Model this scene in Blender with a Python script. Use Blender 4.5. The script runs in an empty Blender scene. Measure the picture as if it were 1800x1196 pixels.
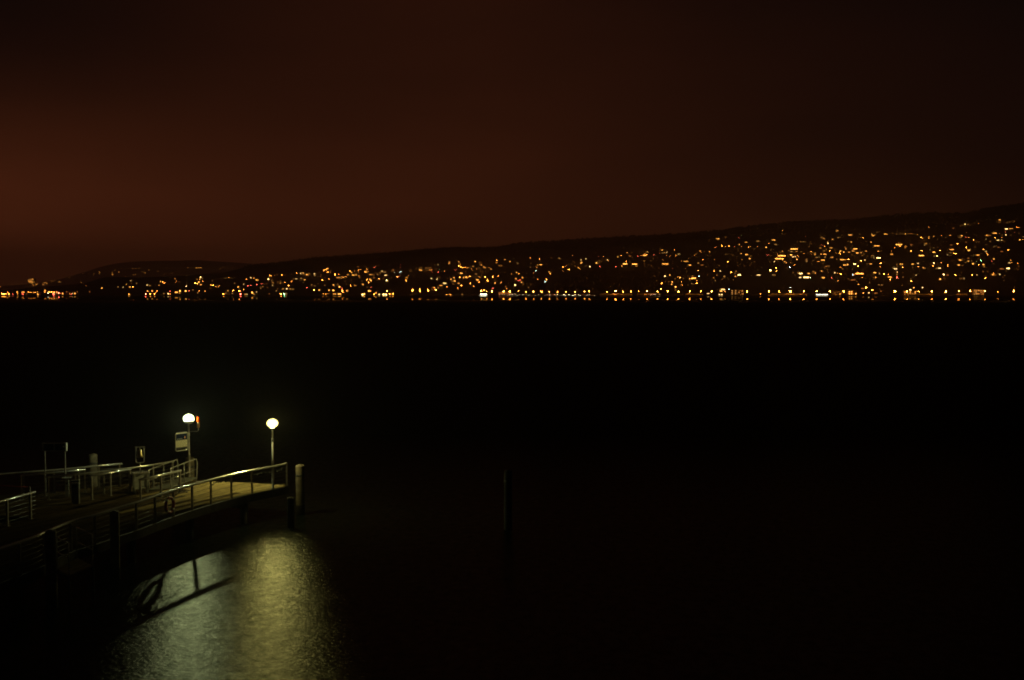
import bpy, bmesh, math, random
from mathutils import Vector, Matrix

random.seed(7)
scene = bpy.context.scene
COL = scene.collection

# ------------------------------------------------------------------ camera
CAM_H = 10.9            # metres above the lake
F = 1900.0              # focal length in photo pixels (photo 1800 x 1196)
HORIZON = 512.0
PITCH = math.atan((598.0 - HORIZON) / F)
cam_data = bpy.data.cameras.new('camera')
cam_data.sensor_width = 36.0
cam_data.lens = 36.0 * F / 1800.0
cam_data.clip_start = 0.5
cam_data.clip_end = 60000.0
cam = bpy.data.objects.new('camera', cam_data)
cam.location = (0, 0, CAM_H)
cam.rotation_euler = (math.pi / 2 - PITCH, 0, 0)
COL.objects.link(cam)
scene.camera = cam

# ------------------------------------------------------------------ world: clouds lit by town light, night
world = bpy.data.worlds.new('World')
scene.world = world
world.use_nodes = True
wn, wl = world.node_tree.nodes, world.node_tree.links
wn.clear()
def azel(az, el):
    a, e = math.radians(az), math.radians(el)
    return (math.sin(a) * math.cos(e), math.cos(a) * math.cos(e), math.sin(e))
tc = wn.new('ShaderNodeTexCoord')
nrm = wn.new('ShaderNodeVectorMath'); nrm.operation = 'NORMALIZE'
wl.new(tc.outputs['Generated'], nrm.inputs[0])
def wmath(op, a, b=None):
    n = wn.new('ShaderNodeMath'); n.operation = op
    for k, v in enumerate((a, b)):
        if v is None: continue
        if isinstance(v, (int, float)): n.inputs[k].default_value = v
        else: wl.new(v, n.inputs[k])
    return n.outputs[0]
sep = wn.new('ShaderNodeSeparateXYZ'); wl.new(nrm.outputs[0], sep.inputs[0])
def lobe(az, el, sx, sz, amp):
    # glow spreading round a bearing: exp(-((az-az0)/sx)^2 - ((el-el0)/sz)^2)
    azi = wmath('ARCTAN2', sep.outputs[0], sep.outputs[1])
    ele = wmath('ARCSINE', sep.outputs[2])
    a = wmath('DIVIDE', wmath('SUBTRACT', azi, math.radians(az)), math.radians(sx))
    e = wmath('DIVIDE', wmath('SUBTRACT', ele, math.radians(el)), math.radians(sz))
    s = wmath('ADD', wmath('MULTIPLY', a, a), wmath('MULTIPLY', e, e))
    return wmath('MULTIPLY', wmath('EXPONENT', wmath('MULTIPLY', s, -1.0)), amp)
glow = wmath('ADD', lobe(-30, 4.0, 18, 4.2, 0.078), lobe(-2, 0, 16, 24, 0.0225))
glow = wmath('ADD', glow, lobe(22, 0, 22, 11, 0.0050))
glow = wmath('ADD', glow, lobe(-8, 0, 34, 4.6, 0.024))
glow = wmath('ADD', glow, 0.0028)
mp = wn.new('ShaderNodeMapping'); mp.inputs['Scale'].default_value = (2.2, 2.2, 7.0)
mp.inputs['Rotation'].default_value = (0, 0.10, 0)
wl.new(nrm.outputs[0], mp.inputs[0])
nz = wn.new('ShaderNodeTexNoise'); nz.inputs['Scale'].default_value = 1.6; nz.inputs['Detail'].default_value = 4.0
nz.inputs['Roughness'].default_value = 0.45
wl.new(mp.outputs[0], nz.inputs['Vector'])
cl = wn.new('ShaderNodeMapRange'); cl.inputs[1].default_value = 0.3; cl.inputs[2].default_value = 0.7
cl.inputs[3].default_value = 0.80; cl.inputs[4].default_value = 1.20
wl.new(nz.outputs['Fac'], cl.inputs[0])
glow = wmath('MULTIPLY', glow, cl.outputs[0])
comb = wn.new('ShaderNodeCombineColor')
wl.new(glow, comb.inputs[0])
wl.new(wmath('ADD', wmath('MULTIPLY', glow, 0.215), 0.0010), comb.inputs[1])
wl.new(wmath('ADD', wmath('MULTIPLY', glow, 0.068), 0.0011), comb.inputs[2])
bg = wn.new('ShaderNodeBackground'); bg.inputs['Strength'].default_value = 1.0
wl.new(comb.outputs[0], bg.inputs['Color'])
wo = wn.new('ShaderNodeOutputWorld'); wl.new(bg.outputs[0], wo.inputs[0])

scene.view_settings.view_transform = 'Standard'
scene.view_settings.look = 'None'
scene.view_settings.exposure = 0.0
scene.view_settings.gamma = 1.0
scene.view_settings.use_curve_mapping = False
scene.render.engine = 'CYCLES'
scene.cycles.use_denoising = True
scene.cycles.use_adaptive_sampling = False
scene.cycles.max_bounces = 3
scene.cycles.sample_clamp_indirect = 0.3
scene.cycles.sample_clamp_direct = 0.0
scene.cycles.filter_width = 1.9

# ------------------------------------------------------------------ helpers
def ray(px, py):
    c = Vector(((px - 900.0) / F, (598.0 - py) / F, -1.0))
    return Matrix.Rotation(math.pi / 2 - PITCH, 3, 'X') @ c
def at(px, py, z):
    """point of height z on the line of sight of a photo pixel"""
    d = ray(px, py); t = (z - CAM_H) / d.z
    return Vector((0, 0, CAM_H)) + d * t
def at_depth(px, py, D):
    d = ray(px, py); t = D / d.y
    return Vector((0, 0, CAM_H)) + d * t

MATS = {}
def mat(name, color, rough=0.6, metal=0.0, noise=None, spec=0.5, vary=0.0):
    """noise = (scale, dark colour, amount): procedural wear"""
    if name in MATS: return MATS[name]
    m = bpy.data.materials.new(name); m.use_nodes = True
    n, l = m.node_tree.nodes, m.node_tree.links
    b = n['Principled BSDF']
    b.inputs['Base Color'].default_value = (*color, 1)
    b.inputs['Roughness'].default_value = rough
    b.inputs['Metallic'].default_value = metal
    b.inputs['Specular IOR Level'].default_value = spec
    src = None
    if noise:
        t = n.new('ShaderNodeTexCoord')
        x = n.new('ShaderNodeTexNoise'); x.inputs['Scale'].default_value = noise[0]; x.inputs['Detail'].default_value = 5
        l.new(t.outputs['Object'], x.inputs['Vector'])
        r = n.new('ShaderNodeMapRange'); r.inputs[1].default_value = 0.35; r.inputs[2].default_value = 0.7
        r.inputs[4].default_value = noise[2]
        l.new(x.outputs['Fac'], r.inputs[0])
        mx = n.new('ShaderNodeMix'); mx.data_type = 'RGBA'
        mx.inputs['A'].default_value = (*color, 1); mx.inputs['B'].default_value = (*noise[1], 1)
        l.new(r.outputs[0], mx.inputs['Factor'])
        src = mx.outputs['Result']
        l.new(src, b.inputs['Base Color'])
        rr = n.new('ShaderNodeMapRange'); rr.inputs[3].default_value = rough * 0.8; rr.inputs[4].default_value = min(1, rough * 1.3)
        l.new(x.outputs['Fac'], rr.inputs[0]); l.new(rr.outputs[0], b.inputs['Roughness'])
    if vary and src is not None:
        oi = n.new('ShaderNodeObjectInfo')
        hr = n.new('ShaderNodeMapRange'); hr.inputs[3].default_value = 1 - vary; hr.inputs[4].default_value = 1 + vary
        l.new(oi.outputs['Random'], hr.inputs[0])
        hs = n.new('ShaderNodeHueSaturation'); l.new(hr.outputs[0], hs.inputs['Value']); l.new(src, hs.inputs['Color'])
        l.new(hs.outputs[0], b.inputs['Base Color'])
    MATS[name] = m
    return m
def emit(name, color, strength, sampling='AUTO'):
    if name in MATS: return MATS[name]
    m = bpy.data.materials.new(name); m.use_nodes = True
    b = m.node_tree.nodes['Principled BSDF']
    b.inputs['Base Color'].default_value = (0.5, 0.5, 0.5, 1)
    b.inputs['Emission Color'].default_value = (*color, 1)
    b.inputs['Emission Strength'].default_value = strength
    m.cycles.emission_sampling = sampling
    MATS[name] = m
    return m

class MB:
    """collects shapes into one mesh"""
    def __init__(self): self.v = []; self.f = []; self.s = []; self.m = []; self.cur = 0
    def add(self, vs, fs, smooth=False):
        o = len(self.v); self.v += [tuple(p) for p in vs]
        for q in fs: self.f.append(tuple(i + o for i in q)); self.s.append(smooth); self.m.append(self.cur)
    def box(self, c, size, rz=0.0):
        cx, cy, cz = c; sx, sy, sz = size[0] / 2, size[1] / 2, size[2] / 2
        co, si = math.cos(rz), math.sin(rz); vs = []
        for dz in (-sz, sz):
            for dx, dy in ((-sx, -sy), (sx, -sy), (sx, sy), (-sx, sy)):
                vs.append((cx + dx * co - dy * si, cy + dx * si + dy * co, cz + dz))
        self.add(vs, [(3, 2, 1, 0), (4, 5, 6, 7), (0, 1, 5, 4), (1, 2, 6, 5), (2, 3, 7, 6), (3, 0, 4, 7)])
        return self
    def tube(self, pts, r, n=10, cap=True, closed=False):
        pts = [Vector(p) for p in pts]; N = len(pts); vs = []; up0 = Vector((0, 0, 1))
        for i, p in enumerate(pts):
            a = pts[(i - 1) % N] if (i or closed) else p
            b = pts[(i + 1) % N] if (i < N - 1 or closed) else p
            d = (b - a).normalized()
            ref = up0 if abs(d.z) < 0.95 else Vector((1, 0, 0))
            u = d.cross(ref).normalized(); w = u.cross(d).normalized()
            if i and u.dot(pu) < 0 and abs(u.dot(pu)) > 0.3: u, w = -u, -w
            pu = u
            rr = r[i] if isinstance(r, (list, tuple)) else r
            for k in range(n):
                t = 2 * math.pi * k / n
                vs.append(p + u * (math.cos(t) * rr) + w * (math.sin(t) * rr))
        fs = []
        for i in range(N if closed else N - 1):
            j = (i + 1) % N
            for k in range(n):
                k2 = (k + 1) % n
                fs.append((i * n + k, i * n + k2, j * n + k2, j * n + k))
        self.add(vs, fs, True)
        if cap and not closed:
            o = len(self.v) - len(vs)
            self.f.append(tuple(o + k for k in reversed(range(n)))); self.s.append(False); self.m.append(self.cur)
            self.f.append(tuple(o + (N - 1) * n + k for k in range(n))); self.s.append(False); self.m.append(self.cur)
        return self
    def lathe(self, prof, c=(0, 0, 0), n=16):
        vs = []
        for r, z in prof:
            for k in range(n):
                t = 2 * math.pi * k / n
                vs.append((c[0] + r * math.cos(t), c[1] + r * math.sin(t), c[2] + z))
        fs = []
        for i in range(len(prof) - 1):
            for k in range(n):
                k2 = (k + 1) % n
                fs.append((i * n + k, i * n + k2, (i + 1) * n + k2, (i + 1) * n + k))
        self.add(vs, fs, True)
        o = len(self.v) - len(vs)
        if prof[0][0] > 1e-4:
            self.f.append(tuple(o + k for k in reversed(range(n)))); self.s.append(False); self.m.append(self.cur)
        if prof[-1][0] > 1e-4:
            self.f.append(tuple(o + (len(prof) - 1) * n + k for k in range(n))); self.s.append(False); self.m.append(self.cur)
        return self
    def mesh(self, name, *mats):
        me = bpy.data.meshes.new(name)
        me.from_pydata(self.v, [], self.f)
        for m in mats: me.materials.append(m)
        me.polygons.foreach_set('use_smooth', self.s)
        me.polygons.foreach_set('material_index', self.m)
        me.update()
        return me
    def obj(self, name, m, parent=None):
        mats = m if isinstance(m, (list, tuple)) else (m,)
        return link(name, self.mesh(name, *mats), parent)
def link(name, me, parent=None, loc=None, rz=None):
    o = bpy.data.objects.new(name, me); COL.objects.link(o)
    if parent is not None: o.parent = parent
    if loc is not None: o.location = loc
    if rz is not None: o.rotation_euler = (0, 0, rz)
    return o
def thing(name, label, cat, loc=(0, 0, 0), rz=0.0, group=None):
    o = link(name, None, None, loc, rz)
    return tag(o, label, cat, group)
def tag(o, label, cat, group=None):
    o['label'] = label; o['category'] = cat
    if group: o['group'] = group
    return o
def structure(o): o['kind'] = 'structure'; return o
def stuff(o, label=None, cat=None):
    o['kind'] = 'stuff'
    if label: o['label'] = label; o['category'] = cat
    return o
def catmull(pts, sub=6):
    P = [Vector(p) for p in pts]; P = [P[0] * 2 - P[1]] + P + [P[-1] * 2 - P[-2]]; out = []
    for i in range(1, len(P) - 2):
        for k in range(sub):
            t = k / sub; a, b, c, d = P[i - 1], P[i], P[i + 1], P[i + 2]
            out.append(0.5 * ((2 * b) + (c - a) * t + (2 * a - 5 * b + 4 * c - d) * t * t + (3 * b - a - 3 * c + d) * t ** 3))
    out.append(P[-2]); return out

STEEL = mat('brushed_steel', (0.80, 0.80, 0.77), 0.185, 0.65, noise=(9, (0.52, 0.51, 0.48), 0.6))
POSTM = mat('post_steel', (0.30, 0.29, 0.27), 0.5, 0.6, noise=(6, (0.16, 0.12, 0.10), 0.8))
WIRE = mat('steel_wire', (0.13, 0.13, 0.125), 0.5, 0.3)
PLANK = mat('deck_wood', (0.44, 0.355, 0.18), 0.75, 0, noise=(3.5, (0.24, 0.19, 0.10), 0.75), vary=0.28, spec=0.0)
PLANK_SHADE = mat('gangway_wood', (0.11, 0.08, 0.047), 0.8, 0, noise=(3.5, (0.06, 0.043, 0.027), 0.75), vary=0.28, spec=0.0)  # darkened copy of the deck wood, shade put into its colour
for _m in (PLANK, PLANK_SHADE): _m.node_tree.nodes['Principled BSDF'].inputs['Diffuse Roughness'].default_value = 1.0
BEAM = mat('dark_beam', (0.06, 0.05, 0.045), 0.85, 0, noise=(2.0, (0.025, 0.022, 0.02), 0.8), spec=0.2)
PILE = mat('pile_wood', (0.20, 0.17, 0.12), 0.85, 0, noise=(3.4, (0.07, 0.06, 0.05), 0.95), vary=0.15, spec=0.2)
DARK = mat('dark_paint', (0.035, 0.035, 0.04), 0.55, 0, noise=(8, (0.02, 0.02, 0.022), 0.5))
GREY = mat('grey_paint', (0.42, 0.43, 0.41), 0.45, 0.2, noise=(7, (0.15, 0.15, 0.15), 0.6))
PILE_DARK = mat('tarred_wood', (0.035, 0.032, 0.03), 0.8, 0, noise=(3, (0.02, 0.018, 0.016), 0.8), spec=0.1)  # darker copy of the pile wood, stands in for shade
BRASS = mat('bell_bronze', (0.42, 0.33, 0.16), 0.32, 1.0, noise=(14, (0.24, 0.20, 0.10), 0.6))
REDB = mat('buoy_red', (0.30, 0.045, 0.04), 0.6, 0, noise=(9, (0.25, 0.04, 0.03), 0.6))
WHITE = mat('white_band', (0.75, 0.74, 0.70), 0.5, 0, noise=(9, (0.5, 0.5, 0.47), 0.5))

# ------------------------------------------------------------------ water
def water_material():
    # wind-ruffled water: broad glossy lobe over a near-black body
    m = bpy.data.materials.new('lake_water'); m.use_nodes = True
    n, l = m.node_tree.nodes, m.node_tree.links
    n.remove(n['Principled BSDF']); out = n['Material Output']
    gl = n.new('ShaderNodeBsdfGlossy'); gl.distribution = 'BECKMANN'
    df = n.new('ShaderNodeBsdfDiffuse'); df.inputs['Color'].default_value = (0.004, 0.006, 0.005, 1)
    ad = n.new('ShaderNodeAddShader'); l.new(gl.outputs[0], ad.inputs[0]); l.new(df.outputs[0], ad.inputs[1]); l.new(ad.outputs[0], out.inputs['Surface'])
    g = n.new('ShaderNodeNewGeometry')
    s = n.new('ShaderNodeSeparateXYZ'); l.new(g.outputs['Position'], s.inputs[0])
    # wind ripples in the open, a sheltered calm strip along the far bank
    r = n.new('ShaderNodeMapRange'); r.interpolation_type = 'SMOOTHSTEP'
    r.inputs[1].default_value = 900; r.inputs[2].default_value = 1500
    r.inputs[3].default_value = WATER_ROUGH; r.inputs[4].default_value = 0.012
    l.new(s.outputs[1], r.inputs[0])
    # mirror strength painted by distance: strong near, blackened mid-lake, brighter along the far bank
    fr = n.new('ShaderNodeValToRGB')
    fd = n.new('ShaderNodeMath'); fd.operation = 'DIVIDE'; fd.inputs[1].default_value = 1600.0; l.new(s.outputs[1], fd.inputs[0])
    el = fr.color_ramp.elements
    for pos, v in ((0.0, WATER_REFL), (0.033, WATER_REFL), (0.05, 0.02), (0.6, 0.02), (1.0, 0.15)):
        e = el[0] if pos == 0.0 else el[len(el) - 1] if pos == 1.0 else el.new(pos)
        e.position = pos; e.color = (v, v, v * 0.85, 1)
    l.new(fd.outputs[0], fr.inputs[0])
    # ripple glints painted as bright and dark noise in the glossy colour
    m3 = n.new('ShaderNodeMapping'); m3.inputs['Scale'].default_value = (2.6, 2.1, 1.0); m3.inputs['Rotation'].default_value = (0, 0, 0.12); l.new(g.outputs['Position'], m3.inputs[0])
    n3 = n.new('ShaderNodeTexNoise'); n3.inputs['Scale'].default_value = 1.0; n3.inputs['Detail'].default_value = 5; n3.inputs['Roughness'].default_value = 0.75; l.new(m3.outputs[0], n3.inputs['Vector'])
    r3 = n.new('ShaderNodeMapRange'); r3.inputs[1].default_value = 0.3; r3.inputs[2].default_value = 0.7; r3.inputs[3].default_value = 0.5; r3.inputs[4].default_value = 1.5; l.new(n3.outputs['Fac'], r3.inputs[0])
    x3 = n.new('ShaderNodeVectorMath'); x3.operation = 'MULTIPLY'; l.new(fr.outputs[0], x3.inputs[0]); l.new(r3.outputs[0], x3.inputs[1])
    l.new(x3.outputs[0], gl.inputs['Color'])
    mp = n.new('ShaderNodeMapping'); mp.inputs['Scale'].default_value = (0.8, 1.3, 1.0)
    l.new(g.outputs['Position'], mp.inputs[0])
    n1 = n.new('ShaderNodeTexNoise'); n1.inputs['Scale'].default_value = 6.0; n1.inputs['Detail'].default_value = 4; n1.inputs['Roughness'].default_value = 0.6
    l.new(mp.outputs[0], n1.inputs['Vector'])
    n2 = n.new('ShaderNodeTexNoise'); n2.inputs['Scale'].default_value = 0.35; n2.inputs['Detail'].default_value = 2
    l.new(mp.outputs[0], n2.inputs['Vector'])
    rv = n.new('ShaderNodeMapRange'); rv.inputs[1].default_value = 0.3; rv.inputs[2].default_value = 0.7
    rv.inputs[3].default_value = 0.92; rv.inputs[4].default_value = 1.08
    l.new(n2.outputs['Fac'], rv.inputs[0])
    mu = n.new('ShaderNodeMath'); mu.operation = 'MULTIPLY'
    l.new(r.outputs[0], mu.inputs[0]); l.new(rv.outputs[0], mu.inputs[1])
    l.new(mu.outputs[0], gl.inputs['Roughness'])
    bs = n.new('ShaderNodeMapRange'); bs.inputs[1].default_value = 60; bs.inputs[2].default_value = 250
    bs.inputs[3].default_value = 1.0; bs.inputs[4].default_value = 0.0
    l.new(s.outputs[1], bs.inputs[0])
    bp = n.new('ShaderNodeBump'); bp.inputs['Distance'].default_value = 0.03
    l.new(bs.outputs[0], bp.inputs['Strength']); l.new(n1.outputs['Fac'], bp.inputs['Height'])
    l.new(bp.outputs[0], gl.inputs['Normal'])
    return m
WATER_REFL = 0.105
WATER_ROUGH = 0.30
lake = MB(); lake.add([(-9000, -60, 0), (9000, -60, 0), (9000, 2842, 0), (-9000, 2842, 0)], [(0, 1, 2, 3)])
structure(lake.obj('lake_water', water_material()))

# ------------------------------------------------------------------ landing stage
DECK = 1.4
near_px = [(35, 1010), (80, 990), (125, 969), (167, 956), (204, 943), (240, 931), (273, 918.5), (305, 907), (338, 896), (371, 886),
           (407, 876), (443, 867.5), (480, 860), (504.5, 853.5)]
near = [at(x, y, DECK) for x, y in near_px]
near = [Vector((-20.0, 21.0, DECK)), Vector((-18.1, 29.5, DECK))] + near
near_curve = catmull(near, 5)
corner = near[-1]
outline = [(p.x, p.y) for p in near_curve]
outline += [(-13.1, 53.25), (-15.2, 53.75), (-16.7, 54.15), (-18.5, 53.25), (-21.0, 51.6), (-23.5, 49.9), (-26.5, 47.9), (-27.5, 46.2),
            (-20.25, 45.25), (-20.75, 43.2), (-22.0, 37.5), (-23.6, 30.0), (-25.4, 21.0)]

stage = thing('landing_stage', 'dark timber landing stage on piles jutting into the lake under two lamps', 'pier', (-15, 48, 0))
def local(o, parent):
    o.parent = parent; o.matrix_parent_inverse = Matrix.Translation(-parent.location); return o
# planks, clipped to the outline one by one
def plank_mesh(lo, hi, s0, s1, ang):
    bm = bmesh.new()
    vs = [bm.verts.new((x, y, 0)) for x, y in outline]
    f = bm.faces.new(vs); bmesh.ops.triangulate(bm, faces=[f])
    dx, dy = math.sin(ang), math.cos(ang)          # along
    nx, ny = math.cos(ang), -math.sin(ang)         # across
    for co, no in (((nx * lo, ny * lo, 0), (-nx, -ny, 0)), ((nx * hi, ny * hi, 0), (nx, ny, 0)),
                   ((dx * s0, dy * s0, 0), (-dx, -dy, 0)), ((dx * s1, dy * s1, 0), (dx, dy, 0))):
        g = bm.verts[:] + bm.edges[:] + bm.faces[:]
        if not bm.faces: break
        bmesh.ops.bisect_plane(bm, geom=g, plane_co=co, plane_no=no, clear_outer=True)
    if not bm.faces: bm.free(); return None
    area = sum(q.calc_area() for q in bm.faces)
    if area < 0.05: bm.free(); return None
    bmesh.ops.dissolve_limit(bm, angle_limit=0.01, verts=bm.verts[:], edges=bm.edges[:])
    r = bmesh.ops.extrude_face_region(bm, geom=bm.faces[:])
    for v in r['geom']:
        if isinstance(v, bmesh.types.BMVert): v.co.z -= 0.045
    bmesh.ops.recalc_face_normals(bm, faces=bm.faces[:])
    me = bpy.data.meshes.new('plank'); bm.to_mesh(me)
    cy = sum(v.co.y for v in bm.verts) / len(bm.verts); cx = sum(v.co.x for v in bm.verts) / len(bm.verts); bm.free(); me.materials.append(PLANK if cy > 48.3 and cx > -16.3 else PLANK_SHADE)  # planks away from the lit end get the painted-in shade
    return me
ang = math.radians(27); W = 0.34; nplank = 0
acr = [x * math.cos(ang) - y * math.sin(ang) for x, y in outline]
alo = [x * math.sin(ang) + y * math.cos(ang) for x, y in outline]
k = math.floor(min(acr) / W)
while k * W < max(acr):
    s = min(alo) - random.random() * 5
    while s < max(alo):
        L = 5.4
        if s + L > 20:
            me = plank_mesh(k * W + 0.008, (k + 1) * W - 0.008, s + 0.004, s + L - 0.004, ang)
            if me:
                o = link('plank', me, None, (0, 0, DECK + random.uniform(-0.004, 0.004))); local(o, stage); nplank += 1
        s += L
    k += 1
print('planks', nplank)
# edge beams and carrying piles
edge = [Vector(p) for p in near_curve]
def strip(pts, z0, z1, th):
    """upright band along a line, th metres thick"""
    m = MB(); n = len(pts); vs = []
    for i, p in enumerate(pts):
        a = pts[max(0, i - 1)]; b = pts[min(n - 1, i + 1)]; d = Vector((b[0] - a[0], b[1] - a[1], 0)).normalized(); o = Vector((d.y, -d.x, 0)) * th
        for q, z in ((0, z0), (0, z1), (1, z1), (1, z0)): vs.append((p[0] + o.x * q, p[1] + o.y * q, z))
    fs = []
    for i in range(n - 1):
        for q in range(4):
            fs.append((i * 4 + q, i * 4 + (q + 1) % 4, (i + 1) * 4 + (q + 1) % 4, (i + 1) * 4 + q))
    fs += [(3, 2, 1, 0), tuple((n - 1) * 4 + q for q in range(4))]
    m.add(vs, fs); return m
local(strip(edge, DECK - 0.36, DECK - 0.012, 0.12).obj('edge_beam', BEAM), stage)
back = [Vector((x, y, 0)) for x, y in outline[len(near_curve) - 1:]]
local(strip(back, DECK - 0.36, DECK - 0.012, 0.12).obj('edge_beam', BEAM), stage)
sup = MB().lathe([(0.19, -2.2), (0.19, 1.05)], n=14).mesh('support_pile', PILE_DARK)  # dark wood stands in for shade under the deck
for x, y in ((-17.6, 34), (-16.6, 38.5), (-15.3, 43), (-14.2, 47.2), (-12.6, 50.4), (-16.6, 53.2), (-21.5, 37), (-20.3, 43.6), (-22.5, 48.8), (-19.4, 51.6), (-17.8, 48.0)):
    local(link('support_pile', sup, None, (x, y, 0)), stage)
brm = MB()
for a, b in (((-17.6, 34), (-21.5, 37)), ((-16.6, 38.5), (-20.3, 43.6)), ((-15.3, 43), (-17.8, 48)), ((-12.6, 50.4), (-16.6, 53.2))):
    brm.tube([(a[0], a[1], 0.75), (b[0], b[1], 0.75)], 0.11, 8)
local(brm.obj('cross_beam', BEAM), stage)

# ------------------------------------------------------------------ mooring piles
def pile(px, py, ztop, r, label, D=None, band=True, wood=None):
    wood = wood or PILE
    p = at(px, py, ztop)
    t = thing('mooring_pile', label, 'pile', (p.x, p.y, 0), random.random() * 6, 'mooring piles round the landing stage')
    m = MB(); n = 18; prof = [(r * 1.04, -2.5), (r * 1.03, 0.0), (r, ztop - 0.06), (r * 0.93, ztop)]
    m.lathe(prof, n=n); m.obj('trunk', wood, t)
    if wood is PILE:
        MB().lathe([(r * 1.05, -2.5), (r * 1.045, 0.45), (r * 1.0, 0.53)], n=n).obj('wet_foot', PILE_DARK, t)  # dark sleeve paints the deck's shade on the pile foot
    if band:
        MB().lathe([(r * 1.0, ztop - 0.52), (r * 1.05, ztop - 0.51), (r * 1.05, ztop - 0.44), (r * 1.0, ztop - 0.43)], n=n).obj('iron_band', DARK, t)
    MB().lathe([(r * 0.55, ztop + 0.001), (r * 0.5, ztop + 0.025), (0.0, ztop + 0.03)], n=n).obj('top_cap', wood, t)
    return t
pile(527.3, 818, 2.42, 0.21, 'tall pale round pile standing just beyond the lit end of the stage')
pile(510.8, 875, 1.38, 0.16, 'short stub pile beside the tall one at the end of the stage', band=False, wood=PILE_DARK)
pile(893, 827, 2.73, 0.185, 'lone dim pile far out in the black water right of the stage', band=True, wood=PILE_DARK)  # dark wood stands in for the weak lamp light out here
pile(333.8, 804.5, 2.2, 0.22, 'pale pile right behind the lamp post with the timetable')
pile(163.3, 798.8, 2.2, 0.225, 'pale pile between the display board and the bell')
pile(89, 933, 2.70, 0.18, 'dark thick pile at the near rail left of the side steps', band=False)
pile(201, 899, 2.62, 0.17, 'dark pile at the near rail right of the side steps', band=False)

# ------------------------------------------------------------------ railings
def arclen(pts):
    L = [0.0]
    for a, b in zip(pts, pts[1:]): L.append(L[-1] + (Vector(b) - Vector(a)).length)
    return L
def point_on(pts, L, s):
    for i in range(len(pts) - 1):
        if s <= L[i + 1] or i == len(pts) - 2:
            t = (s - L[i]) / max(1e-6, L[i + 1] - L[i]); return Vector(pts[i]).lerp(Vector(pts[i + 1]), t), (Vector(pts[i + 1]) - Vector(pts[i])).normalized()
POSTS = {}
def post_mesh(h, below):
    k = (round(h, 2), below)
    if k not in POSTS:
        m = MB(); m.box((0, 0, (h - below) / 2), (0.05, 0.09, h + below))
        m.box((0, 0, -below + 0.012 + (0.0 if below else 0)), (0.15, 0.17, 0.02)); m.box((0, 0, h - 0.03), (0.07, 0.05, 0.05))
        POSTS[k] = m.mesh('post', POSTM)
    return POSTS[k]
def railing(pts, label, posts, h=1.08, r=0.045, wires=5, below=0.0, group=None, rail_name='handrail', ext=0.0):
    pts = [Vector((p[0], p[1], DECK)) for p in pts]; L = arclen(pts); c = pts[len(pts) // 2]
    t = thing('railing', label, 'railing', (c.x, c.y, DECK), 0, group)
    up = Vector((0, 0, h)); rp = [p - c + up for p in pts]
    if ext:
        rp = [rp[0] - (rp[1] - rp[0]).normalized() * ext] + rp + [rp[-1] + (rp[-1] - rp[-2]).normalized() * ext]
    MB().tube(rp, r, 12).obj(rail_name, STEEL, t)
    pm = post_mesh(h, below)
    for s in posts:
        p, d = point_on(pts, L, s * L[-1] if s <= 1 else s)
        o = link('post', pm, t, p - c, math.atan2(d.y, d.x))
    wm = None
    for k in range(wires):
        z = h * (k + 1) / (wires + 1.0)
        wp = [p - c + Vector((0, 0, z)) for p in pts]
        MB().tube(wp, 0.007, 5).obj('wire', WIRE, t)
    return t, c

# near rail, following the curved edge; posts where the photograph has them
nr = [p for p in near_curve]
L = arclen([(p.x, p.y, 0) for p in nr])
def s_of(px, py):
    q = at(px, py, DECK); best = min(range(len(nr)), key=lambda i: (nr[i].xy - q.xy).length)
    return L[best]
ppx = [(35, 1010), (80, 990), (125, 969), (167, 956), (240, 931), (273, 918.5), (305, 907), (338, 896), (371, 886), (407, 876), (443, 867.5), (504, 853.5)]
near_rail, nc = railing([(p.x, p.y) for p in nr], 'long curved steel handrail along the near edge of the stage, brightly glinting',
                        [max(1.01, s_of(*p)) for p in ppx] + [1.5, 3.4, 5.3, 7.2, 9.1, 11.0, 12.9], h=1.08, r=0.058, below=0.14, wires=5)
# thin wire loops and clips slung under the near handrail
def swag(px0, px1, py0, py1):
    s0, s1 = s_of(px0, py0), s_of(px1, py1); pts3 = [Vector((p.x, p.y, DECK)) for p in nr]
    m = MB(); seg = []
    n = 40; rnd = random.Random(px0)
    for i in range(n + 1):
        p, d = point_on(pts3, L, s0 + (s1 - s0) * i / n); side = Vector((-d.y, d.x, 0))
        u = i / n * 3.0; sag = 0.12 + 0.13 * abs(math.sin(u * math.pi)) + rnd.uniform(-.03, .03)
        seg.append(p - nc + side * rnd.uniform(0.02, 0.10) + Vector((0, 0, 1.08 - sag)))
    m.tube(seg, 0.013, 5); m.obj('wire_loop', DARK, near_rail)
    c = MB()
    for i in range(2, n, 5):
        q = seg[i]; c.box(q + Vector((0, 0, -0.03)), (0.05, 0.035, 0.05), rnd.random() * 3)
    c.obj('clip', STEEL, near_rail)
swag(276, 348, 918, 893); swag(440, 500, 868, 855); swag(372, 408, 886, 876)

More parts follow.
